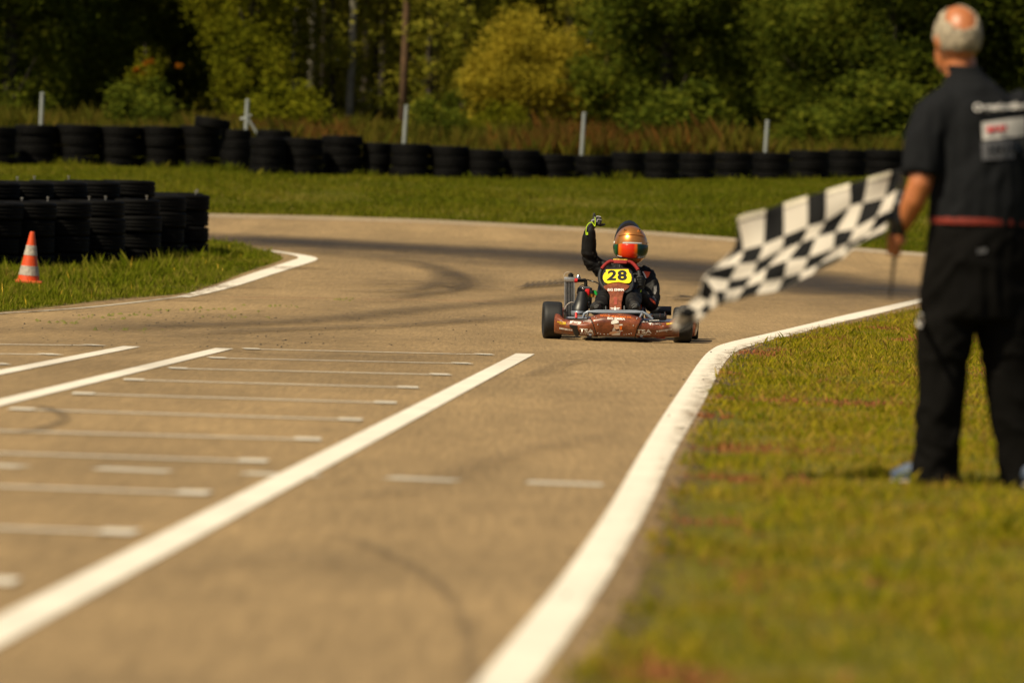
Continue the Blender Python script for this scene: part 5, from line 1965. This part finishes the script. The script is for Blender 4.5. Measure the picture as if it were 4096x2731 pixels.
def shirt_text(s, x0, x1, y, hpx, m, off=.008, rot=0.0, shear=0.0):
    me = text_mesh(s, 1.0, shear, .02)
    xs = [v.co.x for v in me.vertices]; ys = [v.co.y for v in me.vertices]
    for v in me.vertices:
        fx = (v.co.x - min(xs)) / (max(xs) - min(xs)) if False else (v.co.x - XA) / (XB - XA) if False else v.co.x
    xa, xb, ya, yb = min(xs), max(xs), min(ys), max(ys)
    for v in me.vertices:
        a = x0 + (v.co.x - xa) / (xb - xa) * (x1 - x0)
        b = y - ((v.co.y - ya) / (yb - ya) - .5) * hpx - (a - x0) * rot
        q = P(a, b, -.6)
        d = (q + MROOT - CAM).normalized()
        h = PB.ray_cast(q, d)
        v.co = (h[0] - d * off) if h[0] is not None else P(a, b, -.1)
    me.update()
    return link('shirt_lettering', me, sb, m)


shirt_text('Organisation', 2236, 2358, 250, 24, M['print_w'], .010, .05)
shirt_print('shirt_print', [(2255, 282), (2356, 268), (2358, 312), (2257, 322)], M['print_w'], sb, .008)
for k_, (a_, b_) in enumerate(((2266, 2278), (2280, 2289), (2292, 2300), (2302, 2312))):
    shirt_print('red_print', [(a_, 304 - k_), (b_, 303 - k_), (b_ + 2, 290 - k_), (a_ + 2, 291 - k_)], M['print_r'], sb, .012)
shirt_print('shirt_print', [(2254, 326), (2358, 318), (2358, 362), (2256, 368)], M['print_g'], sb, .008)
for k_ in range(6):
    shirt_print('dark_print', [(2270 + k_ * 13, 354 - k_), (2277 + k_ * 13, 353 - k_), (2277 + k_ * 13, 332 - k_), (2270 + k_ * 13, 333 - k_)], M['black_ink'], sb, .012)
shirt_print('trouser_badge', [(2104, 722), (2116, 718), (2122, 738), (2116, 752), (2106, 748)], M['print_w'], [c for c in man.children if c.name.startswith('trousers')][0], .006, TB_)
shirt_print('trouser_label', [(2244, 572), (2266, 569), (2266, 580), (2245, 583)], M['print_g'], [c for c in man.children if c.name.startswith('trousers')][0], .006, TB_)

# ------------------------------------------------------------------ chequered flag
m, t, p = nmat('chequered_cloth')
uv = t.nodes.new('ShaderNodeUVMap')
ch = t.nodes.new('ShaderNodeTexChecker')
ch.inputs['Color2'].default_value = (.010, .010, .010, 1)
ch.inputs['Color1'].default_value = (.72, .66, .57, 1)
ch.inputs['Scale'].default_value = 1.0
lnk(t, uv.outputs[0], ch.inputs['Vector'])
lnk(t, ch.outputs['Color'], p.inputs['Base Color'])
p.inputs['Roughness'].default_value = .75
p.inputs['Specular IOR Level'].default_value = .2
tr_ = t.nodes.new('ShaderNodeBsdfTranslucent')
lnk(t, ch.outputs['Color'], tr_.inputs[0])
mxs = t.nodes.new('ShaderNodeMixShader'); mxs.inputs[0].default_value = .38
lnk(t, p.outputs[0], mxs.inputs[1]); lnk(t, tr_.outputs[0], mxs.inputs[2])
lnk(t, mxs.outputs[0], t.nodes['Material Output'].inputs[0])
M['flag'] = m


def A_(x, y): return (2650 + x * .4335, 660 + y * .4335)
def B_(x, y): return (3100 + x * .4335, 660 + y * .4335)


LAT = [
    [B_(1185, 25), B_(1075, 58), B_(858, 122), B_(690, 172), B_(472, 238), B_(300, 288), A_(1118, 355), A_(950, 412), A_(690, 490), A_(735, 660), A_(600, 860), A_(420, 1010), A_(310, 1220), A_(220, 1320)],
    [B_(1125, 230), B_(1010, 300), B_(812, 352), B_(685, 385), B_(462, 520), B_(298, 572), A_(1120, 658), A_(930, 735), A_(745, 790), A_(560, 905), A_(430, 985), A_(330, 1200), A_(230, 1300), A_(130, 1400)],
    [B_(1075, 420), B_(935, 480), B_(735, 585), B_(560, 620), B_(385, 665), B_(240, 715), A_(1090, 790), A_(875, 890), A_(690, 918), A_(450, 975), A_(390, 1040), A_(300, 1250), A_(215, 1310), A_(120, 1400)],
    [B_(1040, 530), B_(860, 640), B_(675, 722), B_(530, 775), B_(310, 850), B_(120, 880), A_(970, 945), A_(830, 1020), A_(620, 1060), A_(400, 1045), A_(340, 1190), A_(235, 1290), A_(130, 1370), A_(80, 1480)],
    [B_(1020, 600), B_(800, 700), B_(630, 815), B_(410, 915), B_(255, 985), B_(80, 1040), A_(930, 1075), A_(760, 1125), A_(590, 1160), A_(480, 1170), A_(420, 1260), A_(330, 1350), A_(260, 1420), A_(120, 1520)],
    [B_(1010, 650), B_(760, 740), B_(600, 870), B_(345, 1005), B_(215, 1065), B_(20, 1160), A_(860, 1195), A_(680, 1250), A_(560, 1280), A_(520, 1295), A_(450, 1330), A_(400, 1380), A_(340, 1440), A_(180, 1510)],
]
NR, NC = len(LAT), len(LAT[0])
G = np.array(LAT)                       # (rows, cols, 2)
SUBD = 6


def cm1(Pn, k):
    """catmull interpolation along axis 0"""
    Pe = np.concatenate([(2 * Pn[:1] - Pn[1:2]), Pn, (2 * Pn[-1:] - Pn[-2:-1])], 0)
    out = []
    for i in range(1, len(Pe) - 2):
        a, b, c, d = Pe[i - 1], Pe[i], Pe[i + 1], Pe[i + 2]
        for j in range(k):
            t_ = j / k
            out.append(.5 * (2 * b + (c - a) * t_ + (2 * a - 5 * b + 4 * c - d) * t_ ** 2 + (3 * b - a - 3 * c + d) * t_ ** 3))
    out.append(Pe[-2])
    return np.array(out)


G2 = cm1(G, SUBD)
G2 = cm1(G2.transpose(1, 0, 2), SUBD).transpose(1, 0, 2)
flag = empty('chequered_flag', (at_y(3560, 1050, MY - .05).x, MY - .05, at_y(3560, 1235, MY - .05).z))
put(flag, 'black and white chequered flag streaming from the marshal\'s lowered pole', 'flag')
FO = Vector(flag.location)
V, UVs, Fc = [], [], []
nr, nc = G2.shape[:2]
for i in range(nr):
    for j in range(nc):
        u, v_ = j / SUBD, i / SUBD
        dep = MY - .06 + .016 * math.sin(u * 2.3 + v_ * .9) + .010 * math.sin(v_ * 2.6 - u * .8) + .012 * u - .028 * v_
        if u > 8:
            dep += .03 * max(0, 2 - v_)
        V.append(tuple(at_y(G2[i, j, 0], G2[i, j, 1], dep) - FO))
        UVs.append((u + .0001, v_ + .0001))
for i in range(nr - 1):
    for j in range(nc - 1):
        Fc.append((i * nc + j, i * nc + j + 1, (i + 1) * nc + j + 1, (i + 1) * nc + j))
me = bpy.data.meshes.new('cloth')
me.from_pydata(V, [], Fc)
ul = me.uv_layers.new(name='UVMap')
for lp in me.loops:
    ul.data[lp.index].uv = UVs[lp.vertex_index]
me.update()
cl = link('cloth', me, flag, M['flag'], True)
md = cl.modifiers.new('t', 'SOLIDIFY'); md.thickness = .0016
# hem along the top edge
M['hem'] = mat('pale_hem_tape', (.62, .56, .44), .7)
for j in range(1, 8, 2):
    mb = MB()
    q = [Vector(V[j * SUBD + k]) for k in range(SUBD + 1)]
    lo_ = [Vector(V[nc + j * SUBD + k]) for k in range(SUBD + 1)]
    vs, fs = [], []
    for a_, b_ in zip(q, lo_):
        dn = (b_ - a_).normalized() * .017
        vs += [a_ + Vector((0, -.0022, .001)), a_ + dn + Vector((0, -.0022, 0)), a_ + dn + Vector((0, -.005, 0)), a_ + Vector((0, -.005, .001))]
    for k in range(SUBD):
        for e in range(4):
            fs.append((k * 4 + e, k * 4 + (e + 1) % 4, k * 4 + 4 + (e + 1) % 4, k * 4 + 4 + e))
    fs += [(0, 1, 2, 3), (SUBD * 4 + 3, SUBD * 4 + 2, SUBD * 4 + 1, SUBD * 4)]
    mb.add(vs, fs)
    mb.build('hem', M['hem'], cl)
M['pole'] = mat('dark_flag_pole', (.020, .014, .012), .5)
top = at_y(3612, 700, MY - .05) - FO
low = at_y(3560, 1200, MY - .05) - FO
MB().tube([low, low.lerp(top, .35), top], [.003, .008, .011], 10).build('pole', M['pole'], flag)
a, b = at_y(3606, 765, MY - .055) - FO, at_y(3585, 950, MY - .055) - FO
sl_ = MB()
sl_.tube([a, a.lerp(b, .3), a.lerp(b, .7), b], [.022, .034, .036, .022], 12)
link('sleeve', remesh(sl_, .007, 3, .008, (16, 16, 9)), flag, M['blackp'], True)
MB().ball(low.lerp(top, .44), (.017, .017, .03)).build('grip', M['pole'], flag)
